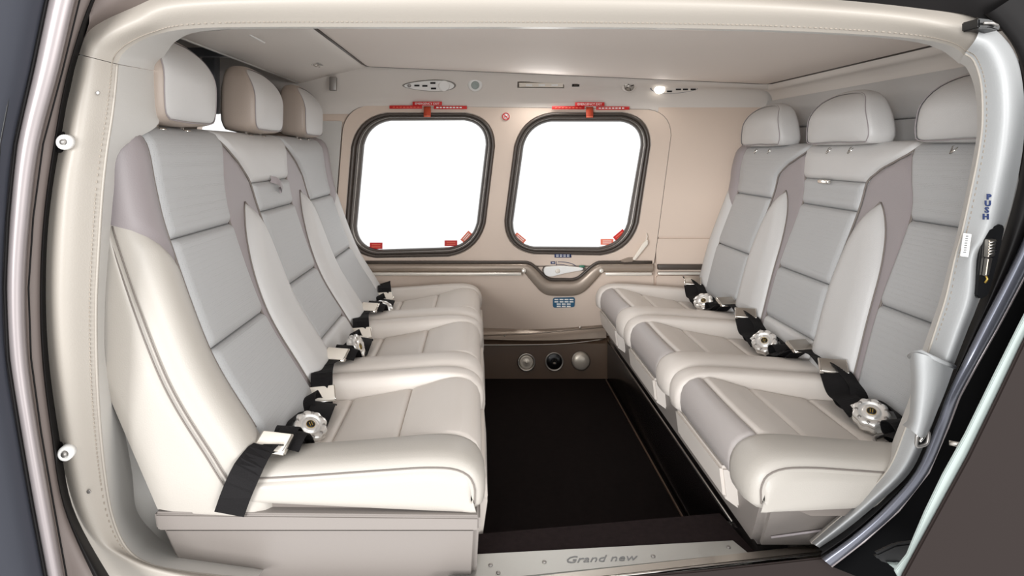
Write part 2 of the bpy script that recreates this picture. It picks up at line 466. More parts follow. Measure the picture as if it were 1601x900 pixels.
# upper cove of the far wall, leaning in to the ceiling
rows = []
for x in (130, 330, 500, 560, 700, 900, 1100, 1180, 1260):
    yt = 112 if x <= 700 else lerp(112, 132, ((x - 700) / 500) ** 1.6)
    rows.append([at(x, 178, WY - 0.004), at(x, 160, WY - 0.020), at(x, 140, WY - 0.055), at(x, yt + 8, WY - 0.095), at(x, yt - 4, WY - 0.12), at(x, yt - 22, WY - 0.12)])
loft('upper_cove', rows, 40, 14, 'cove', wf)

# ------------------------------------------------------------------ ceiling
ce = struct('ceiling')
def cz(x): return lerp(1.256, 1.186, (x + 0.45) / 1.6)
NY0, NY1 = 0.98, 2.528
xs = [-0.45 + 1.6 * i / 20 for i in range(21)]
# soft panel: grid with rolled edges
PW = 1.6; PD = NY1 - NY0
ua = densed(PW, 0.03, 10); va = densed(PD, 0.03, 10)
rows = []
for b in va:
    r = []
    for a in ua:
        x = lerp(-0.45, 1.149, a); y = lerp(NY0, NY1, b)
        d = min(a * PW, (1 - a) * PW); e = (1 - b) * PD
        # rounded far-left corner
        off = 0.012 * rollp(d, 0.03) * rollp(e, 0.03)
        r.append(V((x, y, cz(x) + 0.012 - off)))
    rows.append(r)
grid('headliner', rows, 'ceiling', ce)
def hz_(x, y): return V((x, y, cz(x) + .006))
tube('headliner_seam', [hz_(-.452, NY0), hz_(-.452, 2.46), hz_(-.446, 2.51), hz_(-.42, 2.53), hz_(0.3, 2.53), hz_(1.10, 2.53), hz_(1.15, 2.515), hz_(1.152, 2.4), hz_(1.152, NY0)], .0045, 'rubber', ce, 8)
mesh('shell', [(-1.7, .95, 1.30), (1.35, .95, 1.30), (1.35, 2.75, 1.30), (-1.7, 2.75, 1.30)], [(3, 2, 1, 0)], 'cove', ce, False)
# cove down to the aft bulkhead on the right, and the overhead ledge on the left
rows = []
for y in (0.98, 1.5, 2.0, 2.45, 2.6):
    rows.append([V((1.150, y, 1.205)), V((1.152, y, 1.186)), V((1.160, y, 1.170)), V((1.176, y, 1.163)), V((1.19, y, 1.14)), V((1.195, y, 1.09))])
loft('aft_cove', rows, 12, 14, 'cove', ce)
rows = []
for y in (0.98, 1.4, 1.8, 2.2, 2.58):
    rows.append([V((-0.444, y, 1.285)), V((-0.452, y, 1.262)), V((-0.47, y, 1.252)), V((-0.53, y, 1.240)), V((-0.62, y, 1.222)), V((-0.70, y, 1.203)), V((-0.727, y, 1.200)), V((-0.735, y, 1.212)), V((-0.735, y, 1.30))])
loft('overhead_ledge', rows, 12, 24, 'cove', ce)
tube('ledge_lip', [(-0.728, 1.0, 1.200), (-0.728, 2.57, 1.200)], 0.004, 'trim_in', ce)
A, B = V((-0.60, 1.69, 1.222)), V((-0.575, 1.83, 1.226))
tube('slot_strip', [at(383, 50, 1.66), at(414, 67, 1.71)], 0.0022, 'white', ce, 6)
vn = at(491, 101, 2.27)
for i in range(3):
    rbox('vent_slat', vn + V((-0.012 + 0.012 * i, 0, 0.000 - 0.002 * i)), (0.005, 0.055, 0.006), 'chrome', ce, bevel=0.001)
rbox('vent_body', vn + V((0.0, 0, 0.004)), (0.05, 0.075, 0.006), 'grey_metal', ce, bevel=0.002)
gr = at(521, 131, 2.55)
rbox('grille', gr, (0.028, 0.02, 0.055), 'grey_metal', ce, bevel=0.003)

# aft bulkhead on the right, with the seam behind the headrests
wr = struct('wall_right')
rbox('backing', (1.222, 1.87, .72), (.03, 1.80, 1.2), 'leather', wr)
mesh('lower_panel', [(1.19, .98, .15), (1.19, 2.7, .15), (1.19, 2.7, 1.012), (1.19, .98, 1.012)], [(0, 1, 2, 3)], 'leather', wr, False)
rows = [[V((1.19, y, 1.014)), V((1.183, y, 1.019)), V((1.180, y, 1.05)), V((1.182, y, 1.09)), V((1.19, y, 1.13))] for y in (.98, 1.5, 2.1, 2.7)]
loft('upper_panel', rows, 8, 12, 'leather', wr)
# cockpit side beyond the forward seats
wl = struct('wall_left')
mesh('cockpit_panel', [(-1.7, .98, .0), (-1.7, 2.7, .0), (-1.7, 2.7, 1.31), (-1.7, .98, 1.31)], [(3, 2, 1, 0)], 'cockpit', wl, False)
rbox('cockpit_post', at(330, 118, 2.5), (0.05, 0.05, 0.30), 'cockpit', wl)
rbox('cockpit_rail', at(320, 82, 2.2), (0.5, 0.03, 0.03), 'cockpit', wl)
rbox('lower_bulkhead', (-0.82, 1.85, 0.45), (0.03, 1.55, 0.88), 'trim_in', wl)
loft('sill_pocket', [[at(150, 640, 1.30), at(205, 640, 1.30), at(290, 640, 1.30)], [at(160, 760, 1.28), at(208, 760, 1.30), at(290, 750, 1.32)], [at(180, 850, 1.2), at(235, 830, 1.24), at(290, 820, 1.3)], [at(190, 905, 1.12), at(265, 880, 1.14), at(300, 870, 1.2)]], 16, 10, 'trim_in', wl)

# ------------------------------------------------------------------ door frame (near side)
def bulge(py):      # the fuselage side bows towards the camera at mid height
    return 0.045 * ((py - 380) / 450.0) ** 2
def ringrows(rows, ys, extra=None):
    out = []
    for r in rows:
        yb = bulge(r[0][1])
        out.append([at(p[0], p[1], ys[j] + yb + (r[4] if len(r) > 4 and j == 3 else 0)) for j, p in enumerate(r[:4])])
    return out
YS = (1.005, 0.985, 1.02, 1.085)
left = [
 ((121, 86), (141, 90), (184, 101), (246, 112), .14),
 ((112, 130), (134, 130), (181, 138), (246, 160), .14),
 ((103, 170), (126, 172), (176, 182), (246, 196), .14),
 ((93, 225), (118, 225), (168, 235), (188, 235)),
 ((81, 290), (106, 290), (161, 300), (178, 300)),
 ((73, 380), (99, 380), (155, 390), (170, 390)),
 ((71, 470), (96, 470), (151, 480), (164, 480)),
 ((75, 560), (99, 560), (152, 570), (166, 570)),
 ((85, 650), (107, 650), (156, 650), (190, 655), .05),
 ((97, 730), (119, 730), (164, 735), (206, 735), .10),
 ((109, 800), (132, 795), (176, 805), (213, 795), .10),
 ((127, 855), (152, 842), (198, 855), (238, 830), .08),
 ((160, 892), (185, 868), (232, 880), (265, 850), .05),
 ((215, 920), (235, 890), (290, 893), (310, 860), .03),
 ((330, 945), (350, 915), (400, 905), (420, 880), .03),
]
t1 = struct('trim_1'); t1['label'] = 'cream padded trim of the left door pillar'
R = ringrows(left, YS)
loft('pillar_face', [r[:3] for r in R], 80, 16, 'trim', t1)
loft('pillar_return', [[r[2], lerp(r[2], r[3], .5), r[3]] for r in R], 80, 8, 'trim_in', t1)
for c, sgn in ((R, 0),):
    tube('stitch_seam', [p + V((0, -.0015, 0)) for p in cr([r[2] for r in R], 110)], 0.0022, 'trim', t1, 6)
def stitches(name, pts, parent, m='stitch', step=0.0065, off=0.004, r=0.0009, side=V((-1, 0, 0))):
    bm = bmesh.new(); acc = 0
    for a, b in zip(pts, pts[1:]):
        a = V(a); b = V(b); d = b - a; L = d.length
        n = max(1, int(L / step)); d.normalize()
        for i in range(n):
            c = a + d * (i + .5) * L / n + side * off + V((0, -.0045, 0))
            add_box(bm, c, (r * 1.6, r * 1.6, step * .62), frame_rot(d, (1, 0, 0)))
    return tag(from_bm(name, bm, m, parent), kind='stuff')
def onface(rows, j=29): return [cr(r[:3], 32)[j] + np.array((0, .0034, 0)) for r in rows]
stitches('stitching', cr(onface(R), 90), t1, 'stitch', off=0.0)

top = [
 ((122, 84), (141, 89), (184, 100), (246, 111), .14),
 ((130, 56), (149, 72), (192, 84), (250, 99), .14),
 ((160, 30), (176, 52), (212, 68), (262, 80), .12),
 ((205, 8), (217, 33), (245, 54), (276, 64), .10),
 ((265, -14), (268, 12), (295, 45), (310, 50), .06),
 ((400, -26), (400, 4), (400, 42), (400, 45)),
 ((600, -30), (600, 2), (600, 42), (600, 45)),
 ((800, -30), (800, 2), (800, 42), (800, 45)),
 ((1000, -24), (1000, 6), (1000, 43), (1000, 46)),
 ((1200, -8), (1200, 12), (1200, 47), (1200, 50)),
 ((1350, 2), (1350, 22), (1350, 54), (1350, 57)),
 ((1440, 11), (1438, 32), (1435, 61), (1432, 66)),
 ((1490, 17), (1484, 42), (1478, 69), (1470, 78)),
 ((1522, 25), (1510, 50), (1498, 78), (1488, 90)),
 ((1540, 38), (1527, 60), (1510, 90), (1500, 100)),
]
t2 = struct('trim_2'); t2['label'] = 'cream padded trim along the top of the door opening'
R2 = ringrows(top, YS)
loft('rail_face', [r[:3] for r in R2], 90, 16, 'trim', t2)
loft('rail_return', [[r[2], lerp(r[2], r[3], .5) , r[3]] for r in R2], 90, 6, 'trim_in', t2)
# inside of the rail up to the ceiling, so that the rail is a closed box
loft('rail_back', [[r[3], r[3] + V((0, .02, .05)), V((r[3].x, r[3].y + .02, 1.30))] for r in R2[4:]], 40, 4, 'trim_in', t2)
loft('rail_top', [[r[0], r[0] + V((0, .03, .03)), V((r[0].x, r[0].y + .09, 1.32))] for r in R2], 40, 4, 'brown', t2)
stitches('stitching', cr(onface(R2), 130), t2, 'stitch', off=0.0)

right = [
 ((1534, 36), (1526, 60), (1508, 84), (1500, 98)),
 ((1563, 52), (1548, 72), (1522, 96), (1512, 108)),
 ((1590, 90), (1567, 110), (1533, 132), (1524, 140)),
 ((1601, 150), (1574, 165), (1535, 190), (1528, 195)),
 ((1601, 215), (1571, 222), (1529, 240), (1522, 242)),
 ((1590, 285), (1560, 288), (1517, 300), (1510, 302)),
 ((1574, 345), (1548, 345), (1505, 355), (1498, 357)),
 ((1556, 372), (1536, 372), (1499, 378), (1492, 380)),
 ((1534, 400), (1520, 400), (1492, 404), (1485, 406)),
 ((1531, 465), (1515, 462), (1478, 465), (1470, 465)),
 ((1511, 520), (1496, 518), (1462, 515), (1453, 515)),
 ((1491, 572), (1477, 570), (1447, 562), (1438, 560)),
 ((1470, 630), (1456, 625), (1432, 618), (1424, 615)),
 ((1447, 690), (1434, 686), (1414, 672), (1404, 668), .03),
 ((1420, 742), (1408, 737), (1388, 733), (1378, 728), .05),
 ((1366, 792), (1356, 787), (1342, 783), (1334, 776), .06),
 ((1322, 828), (1314, 822), (1304, 816), (1296, 808), .07),
 ((1281, 856), (1275, 852), (1268, 848), (1262, 840), .07),
]
YR = [lerp(0, 0.13, max(0, (r[0][1] - 600) / 256.0)) for r in right]
R3 = []
for r, yy in zip(right, YR):
    R3.append([at(p[0], p[1], YS[j] + yy + (r[4] if len(r) > 4 and j == 3 else 0)) for j, p in enumerate(r[:4])])
t3 = struct('trim_3'); t3['label'] = 'pale grey padded trim of the right door pillar'
loft('pillar_face', [r[:3] for r in R3], 90, 14, 'trim_cool', t3)
loft('pillar_return', [[r[2], lerp(r[2], r[3], .5), r[3]] for r in R3], 90, 6, 'trim_in', t3)
tube('stitch_seam', [p + V((0, -.0015, 0)) for p in cr([r[2] for r in R3], 110)], 0.002, 'trim', t3, 6)
stitches('stitching', cr(onface(R3[:12]), 70), t3, 'stitch', off=0.0)
# cuff over the lower pillar
cuff = [[(1422, 556), (1432, 551), (1462, 560), (1492, 573)], [(1424, 600), (1434, 596), (1460, 604), (1478, 612)], [(1421, 650), (1430, 648), (1448, 655), (1460, 655)], [(1411, 664), (1424, 672), (1440, 684), (1449, 680)]]
loft('pillar_cuff', [[at(p[0], p[1], Y) for p, Y in zip(r, (1.02, .965, .955, .985))] for r in cuff], 20, 16, 'trim_cool', t3)
tube('cuff_rim', [at(x, y, Y) for x, y, Y in ((1422, 557, 1.02), (1431, 551, .985), (1441, 550, .963), (1462, 560, .953), (1478, 567, .962), (1492, 573, .984))], 0.0035, 'trim_cool', t3, 8)

# PUSH lettering, white label and door latch in its black recess
for i, ch in enumerate('PUSH'):
    c = at(1546 - i * 1.6, 308 + i * 10.3, 0.982)
    text('push_letter', ch, c, (0, -1, 0), (0.0, 0, 1), 0.0118, 'navy', t3, 0.0008, sx=1.15, bold=.0004)
la = empty('pillar_label', at(1510, 383, 0.985), 'small white printed label on the right pillar', 'label')
c = at(1510, 383, 0.988)
rbox('paper', c, (0.0115, 0.003, 0.036), 'white', la, Matrix.Rotation(math.radians(8), 3, 'Y'), 0.0005)
for i in range(8):
    cc = at(1511.6 - i * .5, 369 + i * 3.6, 0.9862)
    rbox('print_mark', cc, (0.0038, 0.0012, 0.0016), 'greyprint', la, bevel=0)

la = empty('door_latch', at(1550, 410, 1.0), 'black recessed door latch with ribbed metal tongue beside the lettered pillar', 'latch')
lo = [(1567, 350), (1572, 356), (1562, 405), (1553, 440), (1546, 462), (1534, 468), (1526, 462), (1528, 440), (1533, 400), (1536, 372), (1545, 358)]
def pxslab(name, pts, Y0, Y1, m, parent, bevel=0.002):
    bm = bmesh.new()
    a = [bm.verts.new(at(x, y, Y0)) for x, y in pts]
    s = Y1 - Y0
    b = [bm.verts.new(v.co + V((0, s, 0))) for v in a]
    bm.faces.new(a); bm.faces.new(list(reversed(b)))
    for i in range(len(pts)): bm.faces.new((a[i], b[i], b[(i + 1) % len(pts)], a[(i + 1) % len(pts)]))
    bmesh.ops.recalc_face_normals(bm, faces=bm.faces)
    if bevel: bmesh.ops.bevel(bm, geom=list(bm.edges), offset=bevel, segments=2, affect='EDGES')
    return from_bm(name, bm, m, parent, True, 40)
pxslab('recess', lo, 0.985, 1.03, 'black', la)
pxslab('tongue', [(1547, 375), (1559, 374), (1556, 400), (1545, 403)], 0.975, 0.985, 'satin', la, 0.001)
for i in range(5):
    p0 = at(1547 - i * .4, 379 + i * 4.6, .9735); p1 = at(1558.5 - i * .6, 378 + i * 4.6, .9735)
    tube('rib', [p0, p1], 0.0011, 'chrome', la, 6)
pxslab('lever', [(1545, 404), (1553, 403), (1547, 430), (1541, 432)], 0.977, 0.985, 'satin', la, 0.001)
tube('spring_pin', [at(1541, 430, .98), at(1544, 436, .978), at(1540, 442, .98)], 0.0016, 'gold', la, 6)
la = empty('striker_plate', at(1442, 687, 1.0), 'small metal door striker on the lower right pillar', 'striker')
tube('loop', [at(x, y, .992) for x, y in rrect([(1434, 677), (1453, 673), (1450, 694), (1432, 699)], 5, 3)], 0.0026, 'grey_metal', la, 8, True)
pxslab('plate', [(1436, 679), (1450, 676), (1448, 692), (1434, 696)], 0.996, 1.004, 'black', la, .001)
tube('catch', [at(1438, 690, .99), at(1446, 680, .99)], 0.0022, 'chrome', la, 6)
la = empty('latch_hook', at(1550, 38, 1.0), 'dark latch hook at the upper right door corner', 'latch')
pxslab('hook_body', [(1530, 28), (1550, 30), (1566, 40), (1562, 48), (1546, 44), (1530, 44)], 0.965, 1.0, 'black', la)
tube('hook_pin', [at(1538, 36, .96), at(1552, 36, .96), at(1560, 40, .96)], 0.0022, 'grey_metal', la, 6)

# eyelets in the left pillar, screws
for k, (x, y, lb) in enumerate(((101, 222, 'white ringed eyelet high on the left door pillar'), (103, 708, 'white ringed eyelet low on the left door pillar'))):
    e = empty('eyelet', at(x, y, .985), lb, 'eyelet')
    yb = bulge(y)
    lathe('ring', [(.004, -.002), (.0055, .004), (.0085, .006), (.0115, .003), (.012, -.01)], at(x, y, .976 + yb), (0.1, -1, 0), 'white', e, 24)
    lathe('bore', [(.0045, 0), (.004, .0068)], at(x - .3, y, .976 + yb), (0.1, -1, 0), 'grey_metal', e, 16)
    pxslab('backing', rrect([(x - 14, y - 18), (x - 2, y - 15), (x - 2, y + 15), (x - 15, y + 18)], 5, 3), .992 + yb, 1.02, 'rubber_dk', e, .001)
for (x, y) in ((153, 145), (139, 768)):
    lathe('screw', [(.0035, 0), (.003, .0012), (.001, .0004)], at(x, y, .99 + bulge(y)), (0, -1, 0), 'grey_metal', t1, 12)

# ------------------------------------------------------------------ outside skin
ys_ = [-60, 0, 110, 225, 340, 450, 560, 675, 790, 900, 960]
B0 = [92, 75, 52, 26, 14, 9, 14, 32, 52, 73, 84]
B1 = [138, 118, 92, 62, 47, 40, 44, 60, 80, 100, 112]
TO = [200, 152, 112, 93, 77, 72, 75, 88, 107, 165, 210]
ex = struct('wall_exterior_left')
def strip(name, key, m):
    rows = []
    for i, y in enumerate(ys_):
        rows.append([at(*k) for k in key(i, y)])
    return loft(name, rows, 60, 12, m, ex)
strip('outer_skin', lambda i, y: [(B0[i] - 260, y, .80), (B0[i] - 60, y, .90), (B0[i] - 12, y, .935), (B0[i] - 3, y, .95)], 'skin')
strip('door_jamb', lambda i, y: [(B0[i] - 3, y, .965), (B0[i] + 2, y, .945), (lerp(B0[i], B1[i], .4), y, .94), (B1[i] - 3, y, .95), (B1[i], y, .97)], 'mauve')
strip('jamb_groove', lambda i, y: [(B1[i] - 1, y, .96), (B1[i] + 2, y, .975), (lerp(B1[i], TO[i], .5), y, .985), (lerp(B1[i], TO[i], .72), y, .992)], 'groove')
strip('door_seal', lambda i, y: [(lerp(B1[i], TO[i], .70), y, .990), (lerp(B1[i], TO[i], .78), y, .986), (lerp(B1[i], TO[i], .9), y, .995), (TO[i] + 6, y, 1.03)], 'rubber_dk')
tube('jamb_seam', [at(lerp(B0[i], B1[i], 1.15), y, .968) for i, y in enumerate(ys_)], .0012, 'rubber_dk', ex, 6)
tube('jamb_edge', [at(B0[i] - 2, y, .943) for i, y in enumerate(ys_)], .002, 'rubber_dk', ex, 6)
# skin line on the slate paint
tube('skin_seam', [at(B0[i] - 22 - 8 * (i - 4 if i > 4 else 4 - i) * .5, y, .922) for i, y in enumerate(ys_)], .0012, 'black', ex, 6)
loft('roof_edge', [[at(100, -60, .99), at(140, 20, 1.0), at(121, 84, 1.03)], [at(200, -60, .99), at(160, 10, 1.0), at(150, 40, 1.03)], [at(330, -60, 1.0), at(260, -30, 1.02), at(250, 0, 1.04)]], 12, 8, 'groove', ex)

er = struct('wall_exterior_right')
sealL = [(1545, 20), (1572, 45), (1598, 85), (1612, 150), (1612, 215), (1600, 285), (1584, 345), (1566, 400), (1540, 468), (1518, 522), (1496, 576), (1474, 634), (1451, 694), (1424, 746), (1369, 796), (1325, 832), (1283, 860)]
bandL = [(1640, -40), (1660, 10), (1672, 60), (1672, 130), (1660, 210), (1640, 290), (1612, 345), (1590, 395), (1562, 452), (1532, 510), (1505, 565), (1480, 618), (1462, 665), (1432, 735), (1385, 790), (1335, 835), (1284, 872)]
bandR = [(1680, -40), (1700, 10), (1712, 60), (1712, 130), (1700, 210), (1675, 290), (1645, 345), (1618, 400), (1590, 455), (1558, 515), (1528, 568), (1500, 620), (1482, 668), (1452, 738), (1405, 798), (1352, 845), (1300, 885)]
yy = [lerp(0, .12, max(0, (p[1] - 600) / 260.0)) for p in sealL]
loft('door_seal', [[at(a[0] - 8, a[1], 1.02 + q), at(a[0] + 2, a[1], .995 + q), at(lerp(a[0], b[0], .6), lerp(a[1], b[1], .6), .985 + q), at(b[0] + 1, b[1], 1.0 + q)] for a, b, q in zip(sealL, bandL, yy)], 70, 10, 'rubber_dk', er)
loft('door_jamb', [[at(*a, .99 + q), at(lerp(a[0], b[0], .12), lerp(a[1], b[1], .12), .965 + q), at(lerp(a[0], b[0], .6), lerp(a[1], b[1], .6), .958 + q), at(lerp(a[0], b[0], .95), lerp(a[1], b[1], .95), .965 + q), at(*b, 1.0 + q)] for a, b, q in zip(bandL, bandR, yy)], 70, 12, 'bluemetal', er)
gap = [(p[0] + 150, p[1] + 60) for p in bandR]
loft('jamb_recess', [[at(*a, .99 + q), at(lerp(a[0], b[0], .15), lerp(a[1], b[1], .15), 1.0 + q * .75), at(*b, 1.01)] for a, b, q in zip(bandR, gap, yy)], 50, 6, 'void', er)
tube('jamb_edge', [at(*a, .964 + q) for a, q in zip(cr(bandR, 60), cr([(v, 0) for v in yy], 60))] if False else [at(*a, .972 + q) for a, q in zip(bandR, yy)], .0018, 'mauve', er, 6)
loft('corner_skin', [[at(1240, -60, 1.0), at(1300, -20, 1.02), at(1300, 2, 1.04)], [at(1440, -60, 1.0), at(1480, -20, 1.01), at(1480, 18, 1.03)], [at(1580, -60, 1.0), at(1560, -10, 1.0), at(1535, 30, 1.02)], [at(1700, -60, 1.0), at(1650, 0, 1.0), at(1575, 45, 1.02)], [at(1760, 100, 1.0), at(1680, 80, 1.0), at(1600, 90, 1.02)]], 24, 8, 'rubber_dk', er)
pxslab('belly_skin', [(690, 905), (900, 908), (1100, 892), (1284, 872), (1400, 858), (1500, 860), (1500, 1050), (690, 1050)], 1.12, 1.125, 'brown', er)

# the fuselage goes on around the door opening
rbox('fuselage_side', (-1.68, .985, .55), (1.84, .02, 1.66), 'skin', ex, bevel=0)
rbox('fuselage_side', (1.76, 1.045, .55), (1.74, .02, 1.66), 'brown', er, bevel=0)
rbox('hull_bottom', (0, 1.96, -.06), (5.2, 1.66, .06), 'brown', er, bevel=0)
rbox('hull_side', (0, 1.15, -.14), (5.2, .02, .30), 'brown', er, bevel=0)
rbox('roof_skin', (0, 1.9, 1.345), (5.2, 1.86, .03), 'brown', ex, bevel=0)
# opened door at the lower right
dr = empty('door_1', at(1500, 895, .9), kind='structure'); dr['label'] = 'dark brown opened cabin door with pale green edge'
pxslab('panel', [(1831, 100), (1640, 462), (1601, 536), (1560, 622), (1515, 714), (1470, 796), (1412, 902), (1392, 960), (2400, 960), (2400, 100)], 0.86, 0.866, 'brown', dr, .002)
pxslab('edge_strip', [(1812, 100), (1655, 395), (1596, 508), (1556, 588), (1511, 680), (1476, 743), (1448, 801), (1428, 848), (1420, 868), (1400, 893), (1412, 915), (1520, 716), (1606, 540), (1660, 440), (1840, 100)], 0.868, 0.873, 'mint', dr, .001)
tube('latch_rod', [at(1484, 692, .89), at(1497, 694, .885), at(1513, 696, .882)], .0035, 'satin', dr, 8)
lathe('rod_socket', [(.008, 0), (.007, .003), (.004, .004)], at(1512, 700, .884), (-.4, -1, 0), 'black', dr, 14)
pxslab('lower_gasket', [(1366, 866), (1400, 850), (1432, 846), (1424, 872), (1398, 884), (1374, 876)], .93, .935, 'black', dr, .004)
pxslab('gasket_tip', [(1390, 882), (1412, 882), (1416, 895), (1404, 893)], .925, .95, 'mint', dr, .001)

# ------------------------------------------------------------------ seats
D0, P = 1.10, 0.50
class Curve:
    def __init__(s, pts, n=240):
        q = np.array([tuple(p) for p in cr(pts, n)])
        d = np.r_[0, np.cumsum(np.hypot(np.diff(q[:, 0]), np.diff(q[:, 1])))]
        s.q, s.d, s.L = q, d, d[-1]
        t = np.gradient(q, axis=0); t /= np.linalg.norm(t, axis=1)[:, None]; s.t = t
    def at(s, u):
        x = np.interp(u, s.d, s.q[:, 0]); z = np.interp(u, s.d, s.q[:, 1])
        tx = np.interp(u, s.d, s.t[:, 0]); tz = np.interp(u, s.d, s.t[:, 1])
        return float(x), float(z), float(tx), float(tz)
    def s_of_z(s, z):        # first crossing going up
        i = int(np.argmax(s.q[:, 1] >= z)); return float(s.d[i])
    def s_of_x(s, x):
        i = int(np.argmax(s.q[:, 0] >= x)); return float(s.d[i])

def keyed(keys):
    q = np.array([tuple(p) for p in cr(keys, 120)])
    return lambda s: float(np.interp(s, q[:, 0], q[:, 1]))

class Bench:
    def __init__(b, right):
        b.right = right
        if right:
            b.bp = Curve([(-.43, .31), (-.45, .35), (-.468, .42), (-.51, .573), (-.583, .768), (-.597, .85), (-.610, .90), (-.622, .925), (-.648, .938), (-.70, .936), (-.74, .915)])
            b.cx = -0.05; b.ztop = .938
        else:
            b.bp = Curve([(-.36, .30), (-.385, .345), (-.425, .41), (-.507, .548), (-.583, .755), (-.606, .845), (-.618, .92), (-.630, .948), (-.655, .963), (-.70, .962), (-.74, .94)])
            b.cx = 0.0; b.ztop = .963
        b.stop = float(b.bp.d[int(np.argmax(b.bp.q[:, 0] <= -.70))])
        b.szt = b.bp.s_of_z(b.ztop - .012)
        c = b.cx
        b.ci = Curve([(-.50 + c, .322), (-.40 + c, .326), (-.30 + c, .332), (-.16 + c, .358), (-.09 + c, .378), (-.055 + c, .384), (-.024 + c, .378), (-.005 + c, .360), (.0 + c, .332), (-.004 + c, .308), (-.03 + c, .296)])
        b.cb = Curve([(-.50 + c, .362), (-.40 + c, .370), (-.30 + c, .376), (-.16 + c, .386), (-.09 + c, .390), (-.04 + c, .387), (-.008 + c, .372), (.006 + c, .348), (.008 + c, .325), (.003 + c, .303), (-.03 + c, .293)])
    def mp(b, x, y, z): return V((.43 - x, y, z)) if b.right else V((x, y, z))
    def S(b, z): return b.bp.s_of_z(z)
    # ---- backrest patch between near edge eN(s) and far edge eF(s)
    def back(b, name, s0, s1, eN, eF, h, r, base, m, parent, seam=None):
        wid = max(.02, abs(eF((s0 + s1) / 2) - eN((s0 + s1) / 2)))
        ua = densed(wid, r, 6); va = densed(max(s1 - s0, .02), r, max(5, int((s1 - s0) / .025)))
        rows = []
        for v in va:
            s = lerp(s0, s1, v); x, z, tx, tz = b.bp.at(s); nx, nz = tz, -tx
            yn, yf = eN(s), eF(s); w = abs(yf - yn); row = []
            rr = max(1e-4, min(r, w * .45))
            for u in ua:
                d = min(u, 1 - u) * w; e = min(v, 1 - v) * (s1 - s0)
                off = base + h * min(1.0, w / (2 * r)) ** .5 * rollp(d, rr) * rollp(e, r) - .0075
                row.append(b.mp(x + nx * off, lerp(yn, yf, u), z + nz * off))
            rows.append(row)
        o = grid(name, rows, m, parent, flip=not b.right)
        if seam is not None:
            for e_ in (eN, eF):
                pp = []
                for i in range(31):
                    s = lerp(s0, s1, i / 30); x, z, tx, tz = b.bp.at(s)
                    pp.append(b.mp(x + tz * seam, e_(s), z - tx * seam))
                tube('seam_piping', pp, .0019, 'seam', parent, 6)
        return o

def seat_edges(b, k):
    y0 = D0 + k * P; S = b.S
    sb = 0.0; st = b.stop; zt = b.szt
    s1 = S(.755); s2 = S(.835)
    if k == 0: eN = keyed([(sb, y0 + .105), (s1, y0 + .105), (zt, y0 + .095), (st, y0 + .09)])
    else: eN = keyed([(sb, y0 + .105), (s1 * .6, y0 + .105), (s2 - .03, y0 + .102), (lerp(s2, zt, .35), y0 + .055), (lerp(s2, zt, .7), y0 - .01), (zt, y0 - .052), (st, y0 - .06)])
    if k < 2: eF = keyed([(sb, y0 + .395), (s1, y0 + .398), (zt, y0 + .442), (st, y0 + .438)])
    else: eF = keyed([(sb, y0 + .395), (s1, y0 + .40), (zt, y0 + .41), (st, y0 + .41)])
    return eN, eF

def cushion_strip(b, name, q0, q1, yN, yF, m, parent, h=.010, r=.014):
    ua = densed(abs(yF - yN), r, 5); va = densed(q1 - q0, r, max(5, int((q1 - q0) / .02))); rows = []
    for v in va:
        s = lerp(q0, q1, v); x, z, tx, tz = b.ci.at(s); nx, nz = -tz, tx
        row = []
        for u in ua:
            d = min(u, 1 - u) * abs(yF - yN); e = min(v, 1 - v) * (q1 - q0)
            sag = -.006 * math.sin(math.pi * u)
            off = h * rollp(d, r) * rollp(e, r) - .006 + sag * (.5 if z > .38 else 0)
            row.append(b.mp(x + nx * off, lerp(yN, yF, u), z + nz * off))
        rows.append(row)
    return grid(name, rows, m, parent, flip=b.right)

BPATH = [(0, 0, -.008), (.45, .003, -.001), (.88, .008, .001), (1, .020, .0025), (1, .045, .004), (1, .070, .003), (1, .087, -.001), (1, .0955, -.008), (1, .099, -.018), (1, .099, -.032)]
def cushion_bolster(b, name, ye, dr_, m, parent, wd):
    rows = []; n = 46
    for i in range(n + 1):
        f = i / n
        xi, zi, tx, tz = b.ci.at(f * b.ci.L); xb, zb, ux, uz = b.cb.at(f * b.cb.L); nx, nz = -uz, ux
        row = []
        for (w, dy, off) in BPATH:
            x = lerp(xi, xb, w) + nx * off; z = lerp(zi, zb, w) + nz * off
            row.append(b.mp(x, ye + dr_ * dy * wd / .1, z))
        rows.append(row)
    return grid(name, rows, m, parent, flip=(b.right != (dr_ < 0)))

